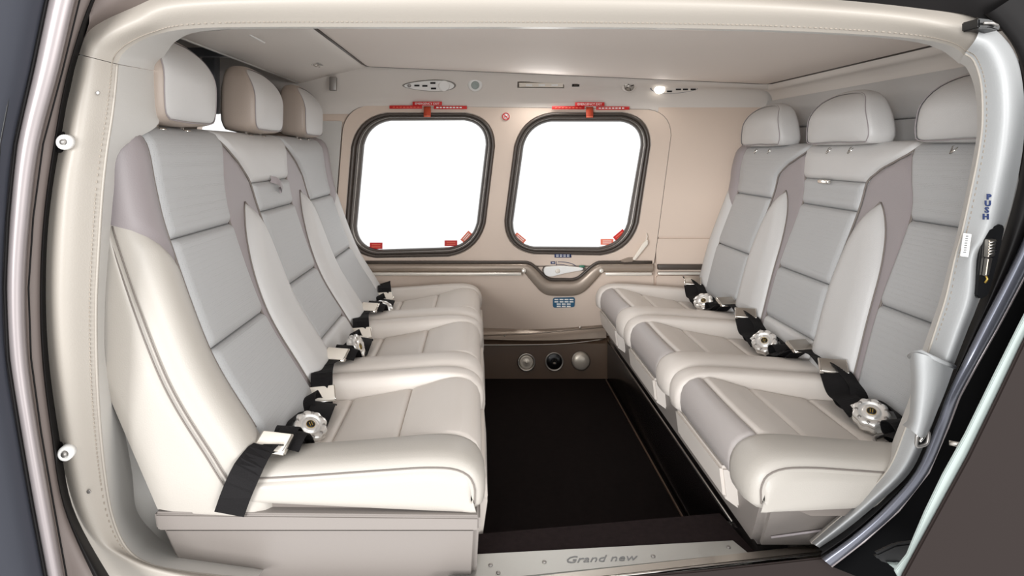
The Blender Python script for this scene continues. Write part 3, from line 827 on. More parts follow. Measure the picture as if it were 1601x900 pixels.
def headrest(b, k, parent, seat_label):
    yc = D0 + k * P + .25
    if b.right:
        hw, z0, z1, xf, xb = .166, .945, 1.098, -.592, -.672; xsh = .05; yc -= .003
        pts = [(-.93, 0.0), (-1.0, .13), (-.985, .32), (-.90, .58), (-.70, .84), (-.38, .97), (0, 1.0), (.38, .97), (.70, .84), (.90, .58), (.985, .32), (1.0, .13), (.93, 0.0), (.5, -.02), (0, -.025), (-.5, -.02)]
    else:
        hw, z0, z1, xf, xb = .128, .978, 1.163, -.598, -.700; xsh = .06
        pts = [(-.80, .01), (-.94, .08), (-.99, .25), (-1.0, .45), (-.97, .65), (-.86, .84), (-.62, .96), (-.3, 1.0), (0, 1.01), (.3, 1.0), (.62, .96), (.86, .84), (.97, .65), (1.0, .45), (.99, .25), (.94, .08), (.80, .01), (.4, -.01), (0, -.02), (-.4, -.01)]
    ol = [tuple(p) for p in cr(pts + [pts[0]], len(pts) * 3)][:-1]
    zc = .45; H = z1 - z0
    def pt(p, sc_, x, front):
        yy = p[0] * hw; zz = (p[1] - zc) * H
        # inset by distance
        L = math.hypot(yy, zz); kf = max(0, 1 - sc_ / max(L, 1e-5))
        z = z0 + zc * H + zz * kf
        t = max(0, (z - (z0 + .45 * H)) / (.55 * H)); x2 = x - (xsh * t * t * front)
        return b.mp(x2, yc + yy * kf, z)
    hr = grid('headrest', [[pt(p, i_, lerp(xb, xf, f), f) for p in ol] for f, i_ in ((0.0, .014), (.05, .005), (.15, .001), (.35, -.001), (.6, -.001), (.8, .0), (.9, .004), (.94, .009))], 'tan' if not b.right else 'leather', parent, closed=True, flip=b.right)
    # front pad
    def pp(p, q):
        yy = p[0] * hw * q; z = z0 + zc * H + (p[1] - zc) * H * q
        L = math.hypot(p[0] * hw, (p[1] - zc) * H); kf = 1 - .008 / L
        yy *= kf; z = z0 + zc * H + (z - z0 - zc * H) * kf
        t = max(0, (z - (z0 + .45 * H)) / (.55 * H))
        return b.mp(xf + .010 * math.sqrt(max(0, 1 - q ** 6)) + .006 * (1 - q * q) - .010 - xsh * t * t, yc + yy, z)
    rows = [[pp(p, q) for p in ol] for q in (1.0, .99, .97, .94, .9, .82, .7, .55, .4, .25, .1, .001)]
    grid('front_pad', rows, 'leather', hr, closed=True, flip=b.right)
    rows = [[pt(p, i_, xb + d, 0) for p in ol] for d, i_ in ((0.0, .014), (-.008, .03), (-.01, .06))]
    grid('back_pad', [list(r) for r in reversed(rows)] , 'tan', hr, closed=True, flip=b.right, capstart=True)
    tube('piping', [pt(p, .007, lerp(xb, xf, .935), 1) for p in ol], .0014, 'shoulder', hr, 6, True)
    for dy in (-.055, .055):
        zb = b.ztop - .01
        tube('post', [b.mp(-.655, yc + dy, zb - .03), b.mp(-.655, yc + dy, z0 + .03)], .006, 'chrome', hr, 8)
        # chrome latch on the seat top, below the pad
        xl = -.64
        rbox('post_collar', b.mp(-.652, yc + dy, zb + .012), (.030, .026, .010), 'chrome', hr, bevel=.003)
        if b.right: tube('release_clip', [b.mp(-.650, yc + dy + .012, zb + .014), b.mp(-.617, yc + dy + .010, zb + .004), b.mp(-.603, yc + dy, zb - .010), b.mp(-.615, yc + dy - .008, zb + .002)], .0028, 'chrome', hr, 6)

def make_seat(b, k, label):
    y0 = D0 + k * P; S = b.S
    root = empty('cabin_seat', b.mp(-.25, y0 + P / 2, .30), label, 'seat', 'six cabin seats')
    eN, eF = seat_edges(b, k)
    # solid core behind the panels, coloured dark to paint shade into the grooves
    fr = []
    for i in range(25):
        x, z, tx, tz = b.bp.at(b.stop * i / 24); fr.append((x - tz * .014, z + tx * .014 - (.012 if i == 24 else 0)))
    bk = [(-.655, .86), (-.655, .555), (-.555, .307)]
    prism('backrest_core', fr + [(-.70, .90)] + bk, y0 + .016, y0 + P - .004, 'seam', root, b.mp)
    # inserts
    if k == 1: zs = [(.30, .412), (.412, .562), (.562, .757), (.757, .838)]; ms = ['leather', 'perf', 'perf', 'perf']
    else: zs = [(.30, .56 if b.right else .546), (.56 if b.right else .546, .762 if b.right else .755)]; ms = ['perf', 'perf']
    ss = [(S(a) if a > .31 else 0.0, S(c)) for a, c in zs] + [(S(zs[-1][1]), b.stop)]
    for (sa, sb_), m in zip(ss, ms + ['perf' if k != 1 else 'leather']):
        b.back('backrest_panel', sa, sb_, eN, eF, .018, .018, .0, m, root)
    for e_ in (eN, eF):
        pp = []
        for i in range(61):
            s = lerp(S(.40), b.stop, i / 60); x, z, tx, tz = b.bp.at(s); pp.append(b.mp(x + tz * -.001, e_(s), z - tx * -.001))
        tube('seam_piping', pp, .0026, 'seam', root, 6)
    # shared shoulder piece and leaf bolster on the far side
    def shoulder(bnd, n1, n2):
        b.back('shoulder_panel', 0.0, b.stop, n1, n2, .010, .014, -.002, 'shoulder', root)
        st = S(.792)
        l1 = keyed([(0, bnd - .082), (S(.45), bnd - .082), (S(.60), bnd - .074), (S(.70), bnd - .045), (S(.76), bnd - .008), (st, bnd + .02)])
        l2 = keyed([(0, bnd + .098), (S(.45), bnd + .098), (S(.60), bnd + .096), (S(.70), bnd + .086), (S(.76), bnd + .052), (st, bnd + .024)])
        b.back('bolster', 0.0, st, l1, l2, .030, .05, .004, 'leather', root, seam=.0015)
    if k < 2:
        n2, _ = seat_edges(b, k + 1)
        shoulder(y0 + P, eF, n2)
    # outer end
    def end(edge, dr_, yo):
        path = [(-.004, 0), (.006, .012), (.014, .035), (.016, .06), (.010, .082), (-.004, .097), (-.022, .104), (-.04, .105)]
        spl = keyed([(0, S(.69)), (.35, S(.735)), (.7, S(.785)), (1, S(.808))])
        def surf(name, lo, hi, m, n):
            rows = []
            for i in range(n + 1):
                row = []
                for j, (off, dy) in enumerate(path):
                    u = j / (len(path) - 1)
                    s = lerp(lo(u), hi(u), i / n); x, z, tx, tz = b.bp.at(s); nx, nz = tz, -tx
                    e = min(i / n, 1 - i / n) * (hi(u) - lo(u)); o = off - .006 * (1 - rollp(e, .012))
                    ye = edge(s); yy_ = ye + (yo - ye) * dy / .105
                    row.append(b.mp(x + nx * o, yy_, z + nz * o))
                rows.append(row)
            return grid(name, rows, m, root, flip=(b.right != (dr_ > 0)))
        surf('bolster', lambda u: 0.0, spl, 'cream' if dr_ < 0 else 'leather', 30)
        surf('shoulder_panel', spl, lambda u: b.stop, 'shoulder', 18)
        # side faces
        zb_ = [(.307, -.553), (.50, -.636), (.555, -.656), (.687, -.655), (.824, -.641)]
        zu_ = [(.824, -.641), (.88, -.640), (.934, -.636), (.955, -.64)]
        def side(name, s0, s1, back, m):
            bz = cr([(p[1], p[0]) for p in back], 20); rows = []
            for i in range(21):
                x, z, tx, tz = b.bp.at(lerp(s0, s1, i / 20)); nx, nz = tz, -tx
                fx, fz = x - nx * .04, z - nz * .04; r = []
                for j in range(11):
                    t = j / 10
                    bu = .007 * rollp(min(t, 1 - t) * .2, .05) * rollp(min(i, 20 - i) / 20 * .4, .04)
                    r.append(b.mp(lerp(fx, bz[i][0], t), yo + dr_ * bu, lerp(fz, bz[i][1], t)))
                rows.append(r)
            return grid(name, rows, m, root, flip=(b.right != (dr_ > 0)))
        side('side_panel', 0.0, S(.808), zb_, 'cream')
        side('upper_side_panel', S(.808), S(b.ztop - .012), zu_, 'shoulder')
        for o_, oy in ((.033, .003), (.042, .0045)):
            pp = []
            for i in range(40):
                x, z, tx, tz = b.bp.at(lerp(S(.33), S(.80), i / 39)); nx, nz = tz, -tx
                pp.append(b.mp(x - nx * o_, yo + dr_ * oy, z - nz * o_))
            tube('double_seam', pp, .0013, 'seam', root, 6)
    if k == 0: end(eN, -1, y0)
    if k == 2: end(eF, 1, y0 + P)
    # cushion
    yn, yf = y0 + .115, y0 + .425; ci = b.ci; c = b.cx
    ccore = []
    for i in range(25):
        x, z, tx, tz = ci.at(ci.L * i / 24); ccore.append((x + tz * .016, z - tx * .016))
    prism('cushion_core', ccore + [(-.10 + c, .285), (-.50 + c, .285)], y0 + .018, y0 + P - .018, 'seam', root, b.mp)  # dark core colour puts shade into the cushion grooves
    q = [0.0, ci.s_of_x(-.30 + c), ci.s_of_x(-.16 + c)]
    q += [ci.s_of_x(-.052 + c), ci.L] if b.right else [ci.L]
    for i in range(len(q) - 1):
        cushion_strip(b, 'cushion_panel', q[i], q[i + 1], yn, yf, ('warm', 'warm', 'warm', 'front')[i], root)
    cushion_bolster(b, 'cushion_bolster', yn, -1, 'cream' if k == 0 else 'warm', root, .110)
    cushion_bolster(b, 'cushion_bolster', yf, 1, 'warm', root, .073)
    def cside(yo, dr_):
        rows = []; n = 40; L0 = b.cb.s_of_x(-.47 + c); L1 = b.cb.L * .955
        for i in range(n + 1):
            x, z, tx, tz = b.cb.at(lerp(L0, L1, i / n)); nx, nz = -tz, tx
            tx_, tz_ = x - nx * .022, z - nz * .022
            bx = lerp(-.46 + c, -.004 + c, i / n); bzz = lerp(.318, .297, i / n)
            r = []
            for j in range(9):
                t = j / 8; bu = .006 * rollp(min(t, 1 - t) * .1, .03)
                r.append(b.mp(lerp(tx_, bx, t), yo + dr_ * bu, lerp(tz_, bzz, t)))
            rows.append(r)
        grid('cushion_side', rows, 'cream', root, flip=(b.right == (dr_ > 0)))
        pp = []
        for i in range(40):
            x, z, tx, tz = b.cb.at(lerp(L0, L1, i / 39)); nx, nz = -tz, tx
            pp.append(b.mp(x - nx * .015, yo + dr_ * .001, z - nz * .015))
        tube('cushion_seam', pp, .0015, 'seam', root, 6)
    if k == 0: cside(y0 + .0065, -1)
    if k == 2: cside(y0 + P - .0065, 1)
    # lower apron under the front edge
    ya, yb = y0 + .19, y0 + .49
    bm = bmesh.new()
    ap = [(-.006 + c, .286), (-.014 + c, .222), (-.05 + c, .196), (-.09 + c, .21), (-.09 + c, .286)] if b.right else [(.012, .29), (.018, .22), (.005, .13), (-.04, .12), (-.04, .29)]
    prism('apron', ap, ya, yb, 'warm', root, b.mp, .006)
    headrest(b, k, root, label)
    # pull strap / latch on the folding middle backrest
    if k == 1:
        s = S(.832); x, z, tx, tz = b.bp.at(s)
        if b.right:
            rbox('release_latch', b.mp(x + .016, y0 + .27, z), (.012, .055, .012), 'chrome', root, bevel=.003)
        else:
            pth = [(x + .008, y0 + .22, z + .012), (x + .026, y0 + .24, z + .004), (x + .026, y0 + .27, z - .012), (x + .020, y0 + .285, z - .022), (x + .012, y0 + .28, z - .026)]
            rw = []
            for px_, py_, pz_ in cr(pth, 12): rw.append([b.mp(px_, py_, pz_ + .010), b.mp(px_ + .004, py_, pz_), b.mp(px_ + .001, py_, pz_ - .010)])
            grid('pull_strap', rw, 'shoulder', root, flip=True)
    return root

BL, BR = Bench(False), Bench(True)
LL = ['light grey seat nearest the door on the left bench, white side panel in full view',
      'middle seat of the left bench, with a small fabric pull strap on its backrest',
      'grey seat of the left bench that stands beside the window']
LRt = ['light grey seat nearest the door on the right bench, headrest cut off by the pillar',
       'middle seat of the right bench, with a small chrome latch on its backrest',
       'grey seat of the right bench farthest from the door, against the far wall']
for k in range(3):
    make_seat(BL, k, LL[k]); make_seat(BR, k, LRt[k])

# bench bases
bb = empty('bench_base', (-.28, 1.85, 0.16), 'pale plastic box base under the left bench seats', 'seat base', 'bench bases')
def hexa(name, P8, m, parent, bevel):
    bm = bmesh.new(); v = [bm.verts.new(p) for p in P8]
    for f in ((0, 1, 2, 3), (7, 6, 5, 4), (0, 4, 5, 1), (1, 5, 6, 2), (2, 6, 7, 3), (3, 7, 4, 0)): bm.faces.new([v[i] for i in f])
    bmesh.ops.recalc_face_normals(bm, faces=bm.faces)
    if bevel: bmesh.ops.bevel(bm, geom=list(bm.edges), offset=bevel, segments=3, affect='EDGES')
    return from_bm(name, bm, m, parent, True, 40)
hexa('body', [(-.535, 1.165, .13), (-.006, 1.165, .13), (-.006, 2.6, .13), (-.535, 2.6, .13), (-.552, 1.102, .275), (.0, 1.102, .275), (.0, 2.6, .275), (-.552, 2.6, .275)], 'base', bb, .010)
hexa('top_lip', [(-.556, 1.100, .268), (.002, 1.100, .268), (.002, 2.6, .268), (-.556, 2.6, .268), (-.558, 1.094, .303), (.002, 1.094, .297), (.002, 2.6, .297), (-.558, 2.6, .303)], 'base', bb, .005)
bb = empty('bench_base', (.8, 1.85, 0.16), 'pale plastic box base under the right bench seats', 'seat base', 'bench bases')
hexa('body', [(.528, 1.232, .157), (.80, 1.232, .157), (.95, 2.6, .157), (.528, 2.6, .157), (.515, 1.14, .31), (.80, 1.14, .31), (.95, 2.6, .31), (.515, 2.6, .31)], 'base', bb, .014)
tube('side_crease', [(.55, 1.205, .195), (.70, 1.180, .232), (.82, 1.16, .262)], .0022, 'shoulder', bb, 6)

# ------------------------------------------------------------------ seat belts
def surf_z(b, x, y, y0):
    t = (y - y0) / P
    q = b.ci.s_of_x(x); zi = b.ci.at(q)[1]; zb = b.cb.at(b.cb.s_of_x(x))[1]
    w = 0.0
    if t < .25: w = min(1, max(0, (.25 - t) / .06))
    if t > .75: w = min(1, max(0, (t - .75) / .06))
    return lerp(zi, zb + .004, w)
def ribbon(b, name, pts, width, parent, side, m='web', n=20, th=.0022):
    pts = [V(tuple(p)) for p in cr(pts, n)]; rows = []
    sd = [V(tuple(p)) for p in cr(side, n)] if isinstance(side, list) else None
    for i, p in enumerate(pts):
        t = (pts[min(i + 1, n)] - pts[max(i - 1, 0)]).normalized()
        s = (sd[i] if sd else V(side)); s = (s - t * s.dot(t)).normalized(); nn = t.cross(s).normalized()
        if nn.z < 0: nn = -nn
        ring = [p + s * width / 2 + nn * th / 2, p - s * width / 2 + nn * th / 2, p - s * width / 2 - nn * th / 2, p + s * width / 2 - nn * th / 2]
        rows.append([b.mp(*q) for q in ring])
    o = grid(name, rows, m, parent, closed=True, capstart=True, capend=True)
    for pl in o.data.polygons: pl.use_smooth = False
    bm = bmesh.new(); bm.from_mesh(o.data); bmesh.ops.recalc_face_normals(bm, faces=bm.faces); bm.to_mesh(o.data); bm.free()
    return o

def belt(b, k, label, tilt, var):
    y0 = D0 + k * P; xb = -.350 if not b.right else -.398
    root = empty('seat_belt', b.mp(xb, y0 + .25, .34), label, 'seat belt', 'black cabin seat belts')
    dt, dl = (.065, .010) if b.right else (-.015, .0)
    def pz(x, t, lift=.016):
        t += dt
        return (x, y0 + t * P, surf_z(b, x, y0 + t * P, y0) + lift + dl)
    # near strap up from the anchor and over the near bolster
    if k == 0 and not b.right:
        near = [(-.425, y0 - .012, .305), (-.41, y0 - .014, .345), (-.392, y0 - .006, .385), (-.378, y0 + .025, .404), pz(xb - .012, .12), pz(xb - .004, .2), pz(xb, .27)]
        sdn = [(1, .15, .35), (1, .15, .35), (1, .1, .2), (1, .0, .05), (1, -.1, 0), (1, -.2, 0), (1, -.25, 0)]
    else:
        near = [pz(xb - .034, -.02, .016), pz(xb - .03, .035, .016), pz(xb - .022, .09), pz(xb - .012, .16), pz(xb - .004, .22), pz(xb, .28)]
        sdn = [(1, -.1, .3), (1, -.15, .2), (1, -.2, 0), (1, -.25, 0), (1, -.2, 0), (1, -.2, 0)]
    ribbon(b, 'near_strap', near, .05, root, sdn)
    far = [pz(xb + .006, .44), pz(xb, .54), pz(xb - .004, .64), pz(xb - .010, .74), pz(xb - .022, .84), pz(xb - .030, .93, .016), pz(xb - .034, 1.0, .016)]
    ribbon(b, 'far_strap', far, .05, root, [(1, .1, 0), (1, .1, 0), (1, .15, 0), (1, .25, 0), (1, .25, 0), (1, .15, .2), (1, .1, .3)])
    # doubled-back webbing
    l4 = [pz(xb + .004, .10, .014), pz(xb + .010, .17, .030), pz(xb + .012, .24, .034), pz(xb + .012, .29, .016)]
    ribbon(b, 'folded_strap', l4, .05, root, (1, -.1, -.25), n=20)
    l5 = [pz(xb + .004, .50, .016), pz(xb + .008, .57, .032), pz(xb + .006, .66, .034), pz(xb, .74, .018)]
    ribbon(b, 'folded_strap', l5, .05, root, (1, .15, -.2), n=20)
    l1 = [pz(xb - .006, .13, .018), pz(xb - .004, .19, .034), pz(xb - .002, .26, .050), pz(xb, .31, .042), pz(xb, .30, .024), pz(xb, .24, .018)]
    ribbon(b, 'folded_strap', l1, .044, root, (1, -.2, 0), n=24)
    l2 = [pz(xb - .02, .58, .018), pz(xb - .03, .63, .044), pz(xb - .032, .70, .046), pz(xb - .028, .76, .024), pz(xb - .02, .82, .016)]
    ribbon(b, 'loose_end', l2, .04, root, (1, .3, .5), n=24)
    l3 = [pz(xb - .030, .28, .02), pz(xb - .036, .36, .042), pz(xb - .036, .44, .046), pz(xb - .03, .52, .034), pz(xb - .02, .60, .02)]
    ribbon(b, 'loose_end', l3, .034, root, (1, .1, .8), n=20)
    # adjusters
    def adj(x, t, rotz, lift=.026):
        c = pz(x, t, lift); sl = (surf_z(b, x, y0 + (t + .03) * P, y0) - surf_z(b, x, y0 + (t - .03) * P, y0)) / (.06 * P)
        sl = max(-.6, min(.6, sl))
        R = Matrix.Rotation(rotz if not b.right else -rotz, 3, 'Z') @ Matrix.Rotation(math.atan(sl) * .4 + .5, 3, 'X')
        cc = b.mp(*c)
        a = rbox('adjuster', cc, (.062, .037, .007), 'satin' if b.right else 'ivory', root, R, .0028)
        tube('adjuster_bar', [cc + R @ V((-.03, -.019, -.002)), cc + R @ V((.03, -.019, -.002))], .0032, 'chrome', a, 6)
        for sx_ in (-1, 1): rbox('adjuster_cheek', cc + R @ V((sx_ * .029, .0, -.002)), (.005, .036, .011), 'chrome', a, R, .0015)
    adj(xb - .018, .105, -.25); adj(xb - .014, .775, .3)
    # rotary buckle
    n = V(tilt); n = V((-n.x, n.y, n.z)) if b.right else n
    c = b.mp(*pz(xb + .004, .42, .030 + var))
    R = frame_rot(n)
    bk = lathe('buckle', [(.024, -.017), (.0345, -.014), (.0355, -.004), (.0325, -.001), (.032, .0015), (.0345, .003), (.0345, .009), (.0315, .0125), (.022, .0128), (.0205, .0105), (.0175, .0105), (.0165, .0125), (.013, .0135)], c, n, 'buckle', root, 72, 9, .05, .030)
    lathe('emblem', [(.0088, .0125), (.0082, .0146), (.004, .0150)], c, n, 'black', bk, 24)
    lathe('emblem_ring', [(.0094, .0125), (.0092, .0142), (.0086, .0146), (.0084, .013)], c, n, 'gold', bk, 24)
    for q in (-1, 1): rbox('emblem_mark', c + R @ V((q * .0022, 0, .0152)), (.0016, .0085, .0007), 'gold', bk, R, 0)
    for q in range(9):
        a = (q + .5) * 2 * math.pi / 9
        lathe('grip_dimple', [(.0042, 0), (.0034, .0014), (.001, .0018)], c + R @ V((.0275 * math.cos(a), .0275 * math.sin(a), .0118)), n, 'grey_metal', bk, 10)
    # tongue plate and link
    dy = V((0, -1, 0)); xa = R @ V((1, 0, 0)); ya_ = R @ V((0, 1, 0))
    to = V(b.mp(*pz(xb + .004, .28, .022))) - c; to = (to - n.normalized() * to.dot(n.normalized())).normalized()
    sdv = n.normalized().cross(to).normalized()
    def LP(u, w, h): return c + to * u + sdv * w + n.normalized() * h
    mesh('tongue', [LP(.02, -.011, -.006), LP(.042, -.014, -.006), LP(.042, .014, -.006), LP(.02, .011, -.006), LP(.02, -.011, -.003), LP(.042, -.014, -.003), LP(.042, .014, -.003), LP(.02, .011, -.003)],
         [(0, 1, 2, 3), (7, 6, 5, 4), (0, 4, 5, 1), (1, 5, 6, 2), (2, 6, 7, 3), (3, 7, 4, 0)], 'buckle', root, False, recalc=True)
    pts2 = rrect([(.042, -.027), (.062, -.029), (.062, .029), (.042, .027)], .008, 4)
    tube('link', [LP(u, w, -.005) for u, w in pts2], .0038, 'grey_metal', root, 8, True)
    to2 = V(b.mp(*pz(xb, .56, .02))) - c; to2 = (to2 - n.normalized() * to2.dot(n.normalized())).normalized(); sd2 = n.normalized().cross(to2).normalized()
    tube('lug', [c + to2 * .026 + sd2 * .018 - n.normalized() * .003, c + to2 * .036 + sd2 * .02 - n.normalized() * .003, c + to2 * .036 - sd2 * .02 - n.normalized() * .003, c + to2 * .026 - sd2 * .018 - n.normalized() * .003], .003, 'buckle', root, 6)
    return root
belt(BL, 0, 'black seat belt with round silver buckle on the near left seat', (.35, -.42, .84), .0)
belt(BL, 1, 'tangled black seat belt with edge-on buckle on the middle left seat', (.86, -.10, .30), .012)
belt(BL, 2, 'black seat belt on the left seat beside the window', (.30, -.30, .90), .0)
belt(BR, 0, 'black seat belt with round silver buckle on the near right seat', (.30, -.45, .84), .0)
belt(BR, 1, 'black seat belt with round silver buckle on the middle right seat', (.45, -.60, .66), .004)
belt(BR, 2, 'black seat belt with round silver buckle on the far right seat', (.40, -.55, .72), .002)

# ------------------------------------------------------------------ fittings on the far wall
def fit(name, px, py, Y, label, cat, group=None): return empty(name, at(px, py, Y), label, cat, group)
NC = V((0, -1, -.45)).normalized()       # the cove faces out and down
def cove(px, py, lift=0.0):
    # depth of the cove surface under that pixel row
    Y = np.interp(py, [100, 120, 140, 160, 178], [WY - .12, WY - .095, WY - .055, WY - .020, WY - .004])
    return at(px, py, float(Y)) + NC * lift
def coveplate(name, pts, th, m, parent, lift=0.0):
    bm = bmesh.new()
    a = [bm.verts.new(cove(x, y, lift + th)) for x, y in pts]; q = [bm.verts.new(cove(x, y, lift - .004)) for x, y in pts]
    bm.faces.new(a); bm.faces.new(list(reversed(q)))
    for i in range(len(pts)): bm.faces.new((a[i], q[i], q[(i + 1) % len(pts)], a[(i + 1) % len(pts)]))
    bmesh.ops.recalc_face_normals(bm, faces=bm.faces)
    return from_bm(name, bm, m, parent, True, 40)
def drop(x0, x1, yc, h, flip=False):
    out = []
    for i in range(40):
        a = i * 2 * math.pi / 40
        t = (math.cos(a) + 1) / 2
        w = lerp(.55, 1.0, t if not flip else 1 - t)
        out.append((lerp(x0, x1, t), yc + math.sin(a) * h * w))
    return out
o = fit('reading_light_panel', 671, 133, WY - .06, 'white teardrop switch panel with round lamp above the left window', 'light panel', 'teardrop light panels')
coveplate('bezel', drop(629, 713, 133.5, 11.5), .002, 'grey_metal', o)
coveplate('face', drop(632, 710, 133.5, 10), .005, 'white', o)
lathe('lamp', [(.024, 0), (.022, .004), (.016, .006), (.006, .005)], cove(694, 133, .005), NC, 'white', o, 24)
lathe('knob', [(.008, 0), (.007, .004), (.003, .005)], cove(640, 133, .005), NC, 'grey_metal', o, 14)
for (x, y) in ((652, 133), (664.5, 133.5), (677, 129), (678, 137.5)): coveplate('button', [(x - 4, y - 1.3), (x + 4, y - 1.3), (x + 4, y + 1.3), (x - 4, y + 1.3)], .007, 'black', o)
o = fit('air_vent', 743, 132, WY - .06, 'round white air vent above the left window', 'air vent', 'round air vents')
lathe('bezel', [(.030, 0), (.028, .005), (.020, .008)], cove(743, 132), NC, 'white', o, 28)
lathe('nozzle', [(.017, .007), (.016, .014), (.010, .016), (.006, .012)], cove(743, 132), NC, 'mint', o, 24)
o = fit('ceiling_light_strip', 846, 132, WY - .06, 'slim rectangular light strip between the two windows', 'light strip')
coveplate('frame', [(809, 127), (882, 127.5), (882, 137.5), (809, 136.5)], .003, 'satin', o)
coveplate('lens', [(811.5, 129), (880, 129.5), (880, 135.5), (811.5, 135)], .005, 'ivory', o)
for i in range(3): coveplate('painted_glint', [(822 + i * 20, 131), (832 + i * 20, 131), (832 + i * 20, 134), (822 + i * 20, 134)], .0058, 'white', o)  # white plates painted as glints of the lit lens
def lamp_light(name, loc, d, sx, sy, power, parent):
    l = area(name, loc, V(loc) + V(d), sx, sy, power, (1.0, 0.97, 0.93)); setparent(l, parent)
    return l
lamp_light('strip_glow', cove(846, 134, .03), (0, -.7, -1), .17, .04, .9, o)
o = fit('sensor', 900, 132, WY - .06, 'small black square sensor right of the light strip', 'sensor')
coveplate('housing', [(894.5, 129), (906, 129), (905.5, 135), (894, 135)], .004, 'black', o)
coveplate('lens', [(897, 130.5), (903, 130.5), (903, 133.5), (897, 133.5)], .0055, 'rubber', o)
o = fit('air_vent', 983, 134, WY - .06, 'round grey air vent above the right window', 'air vent', 'round air vents')
lathe('bezel', [(.030, 0), (.028, .005), (.022, .008)], cove(983, 134), NC, 'cove', o, 28)
lathe('nozzle', [(.021, .007), (.019, .013), (.012, .010), (.006, .014)], cove(983, 134), NC, 'satin', o, 24)
for q in range(4):
    a = q * math.pi / 2 + .4; Rn = frame_rot(NC)
    rbox('vane', cove(983, 134, .013) + Rn @ V((.012 * math.cos(a), .012 * math.sin(a), 0)), (.010, .003, .003), 'rubber', o, Rn @ Matrix.Rotation(a, 3, 'Z'), 0)
o = fit('reading_light_panel', 1052, 137, WY - .06, 'teardrop switch panel with lit lamp above the right window', 'light panel', 'teardrop light panels')
coveplate('bezel', drop(1016, 1092, 137, 11.5, True), .002, 'cockpit', o)
coveplate('face', drop(1018, 1090, 137, 10, True), .005, 'cove', o)
lathe('lamp', [(.021, 0), (.019, .005), (.010, .008)], cove(1031, 138.5, .004), NC, 'lamp', o, 24)
lamp_light('lamp_glow', cove(1031, 138.5, .03), (-.1, -.7, -1), .03, .03, .12, o)
for (x, y) in ((1050, 134), (1046, 142), (1060, 139), (1071, 139), (1083, 139)): coveplate('button', [(x - 4, y - 1.2), (x + 4, y - 1.2), (x + 4, y + 1.2), (x - 4, y + 1.2)], .007, 'black', o)

# placards
def wallbox(name, px0, py0, px1, py1, m, parent, Y=WY - .016, th=.002, rot=0.0):
    A = at(px0, py0, Y); B = at(px1, py1, Y)
    return rbox(name, (A + B) / 2, (abs(B.x - A.x), th, abs(B.z - A.z)), m, parent, Matrix.Rotation(rot, 3, 'Y') if rot else None, min(.0006, th * .3), 1)
def placards(cx, y, lb):
    o = fit('exit_placard', cx, y, WY - .02, 'red emergency exit placards with pull tab above the %s window' % lb, 'placard', 'red exit placards')
    Y = WY - .028
    wallbox('header', cx - 23, y - 3.2, cx + 23, y + 2.8, 'red', o, Y - .012)
    text('header_text', 'EMERGENCY EXIT', at(cx, y, Y - .0135), (0, -1, 0), (0, 0, 1), .0125, 'white', o, .0003)
    wallbox('instruction', cx - 59, y + 2.8, cx - 8, y + 8, 'red', o, Y)
    wallbox('instruction', cx + 10, y + 3.4, cx + 62, y + 8.6, 'red', o, Y)
    for i in range(8): wallbox('print_mark', cx - 54 + i * 5.4, y + 4.8, cx - 50.6 + i * 5.4, y + 6.2, 'pink', o, Y - .0015)
    for i in range(8): wallbox('print_mark', cx + 14 + i * 5.2, y + 5.0, cx + 17.6 + i * 5.2, y + 7, 'white', o, Y - .0015)
    # pull tab folding over the window frame
    rows = []
    for (dy, yo) in ((4, -.022), (7, -.028), (11, -.036), (16, -.042), (21, -.043)):
        rows.append([at(cx - 5.5, y + dy, WY + yo), at(cx + 5.5, y + dy, WY + yo)])
    pt = grid('pull_tab', [[r[0], r[1], r[1] + V((0, .004, 0)), r[0] + V((0, .004, 0))] for r in rows], 'orange', o, closed=True, capstart=True, capend=True)
    wallbox('tab_end', cx - 5, y + 18.5, cx + 5, y + 20.5, 'pink', o, WY - .045)
placards(668, 162, 'left'); placards(922, 163, 'right')
# no smoking sign
o = fit('no_smoking_sign', 791, 182, WY - .015, 'small round red no smoking sign between the windows', 'sign')
lathe('disc', [(.017, 0), (.0168, .001)], at(791, 182, WY - .0145), (0, -1, 0), 'white', o, 28)
c = at(791, 182, WY - .0165)
tube('ring', [c + V((.0145 * math.cos(a * math.pi / 14), 0, .0145 * math.sin(a * math.pi / 14))) for a in range(28)], .002, 'red', o, 6, True)
rbox('slash', c, (.029, .0015, .0035), 'red', o, Matrix.Rotation(math.radians(45), 3, 'Y'), 0)
rbox('cigarette', c + V((0, .0008, 0)), (.018, .001, .003), 'red', o, Matrix.Rotation(math.radians(-20), 3, 'Y'), 0)
# stickers on the panes
def sticker(x, y, w, h, rot, m, lb):
    o = fit('window_sticker', x, y, WY + .015, lb, 'sticker', 'small red window stickers')
    Yg = WY + .017; c = at(x, y, Yg); R = Matrix.Rotation(rot, 3, 'Y')
    rbox('label', c, (w * Yg / F, .001, h * Yg / F), m, o, R, 0)
    for i in (-1, 1): rbox('print_mark', c + R @ V((0, -.001, i * h * .17 * Yg / F)), (w * .7 * Yg / F, .0006, h * .14 * Yg / F), 'pink' if m == 'red' else 'white', o, R, 0)
sticker(588, 384, 20, 10, 0, 'red', 'bright red sticker at the lower left corner of the left window')
sticker(705, 380, 20, 9, 0, 'red', 'red sticker lying level at the lower right of the left window')
sticker(729, 370, 19, 8, -.85, 'pink', 'tilted pink-red sticker in the lower right corner of the left window')
sticker(813, 372, 19, 8, .7, 'pink', 'pale tilted sticker in the lower left corner of the right window')
sticker(949, 378, 20, 9, 0, 'pink', 'pale red sticker lying level at the lower right of the right window')
sticker(969, 368, 20, 10, -.7, 'red', 'tilted red sticker in the lower right corner of the right window')

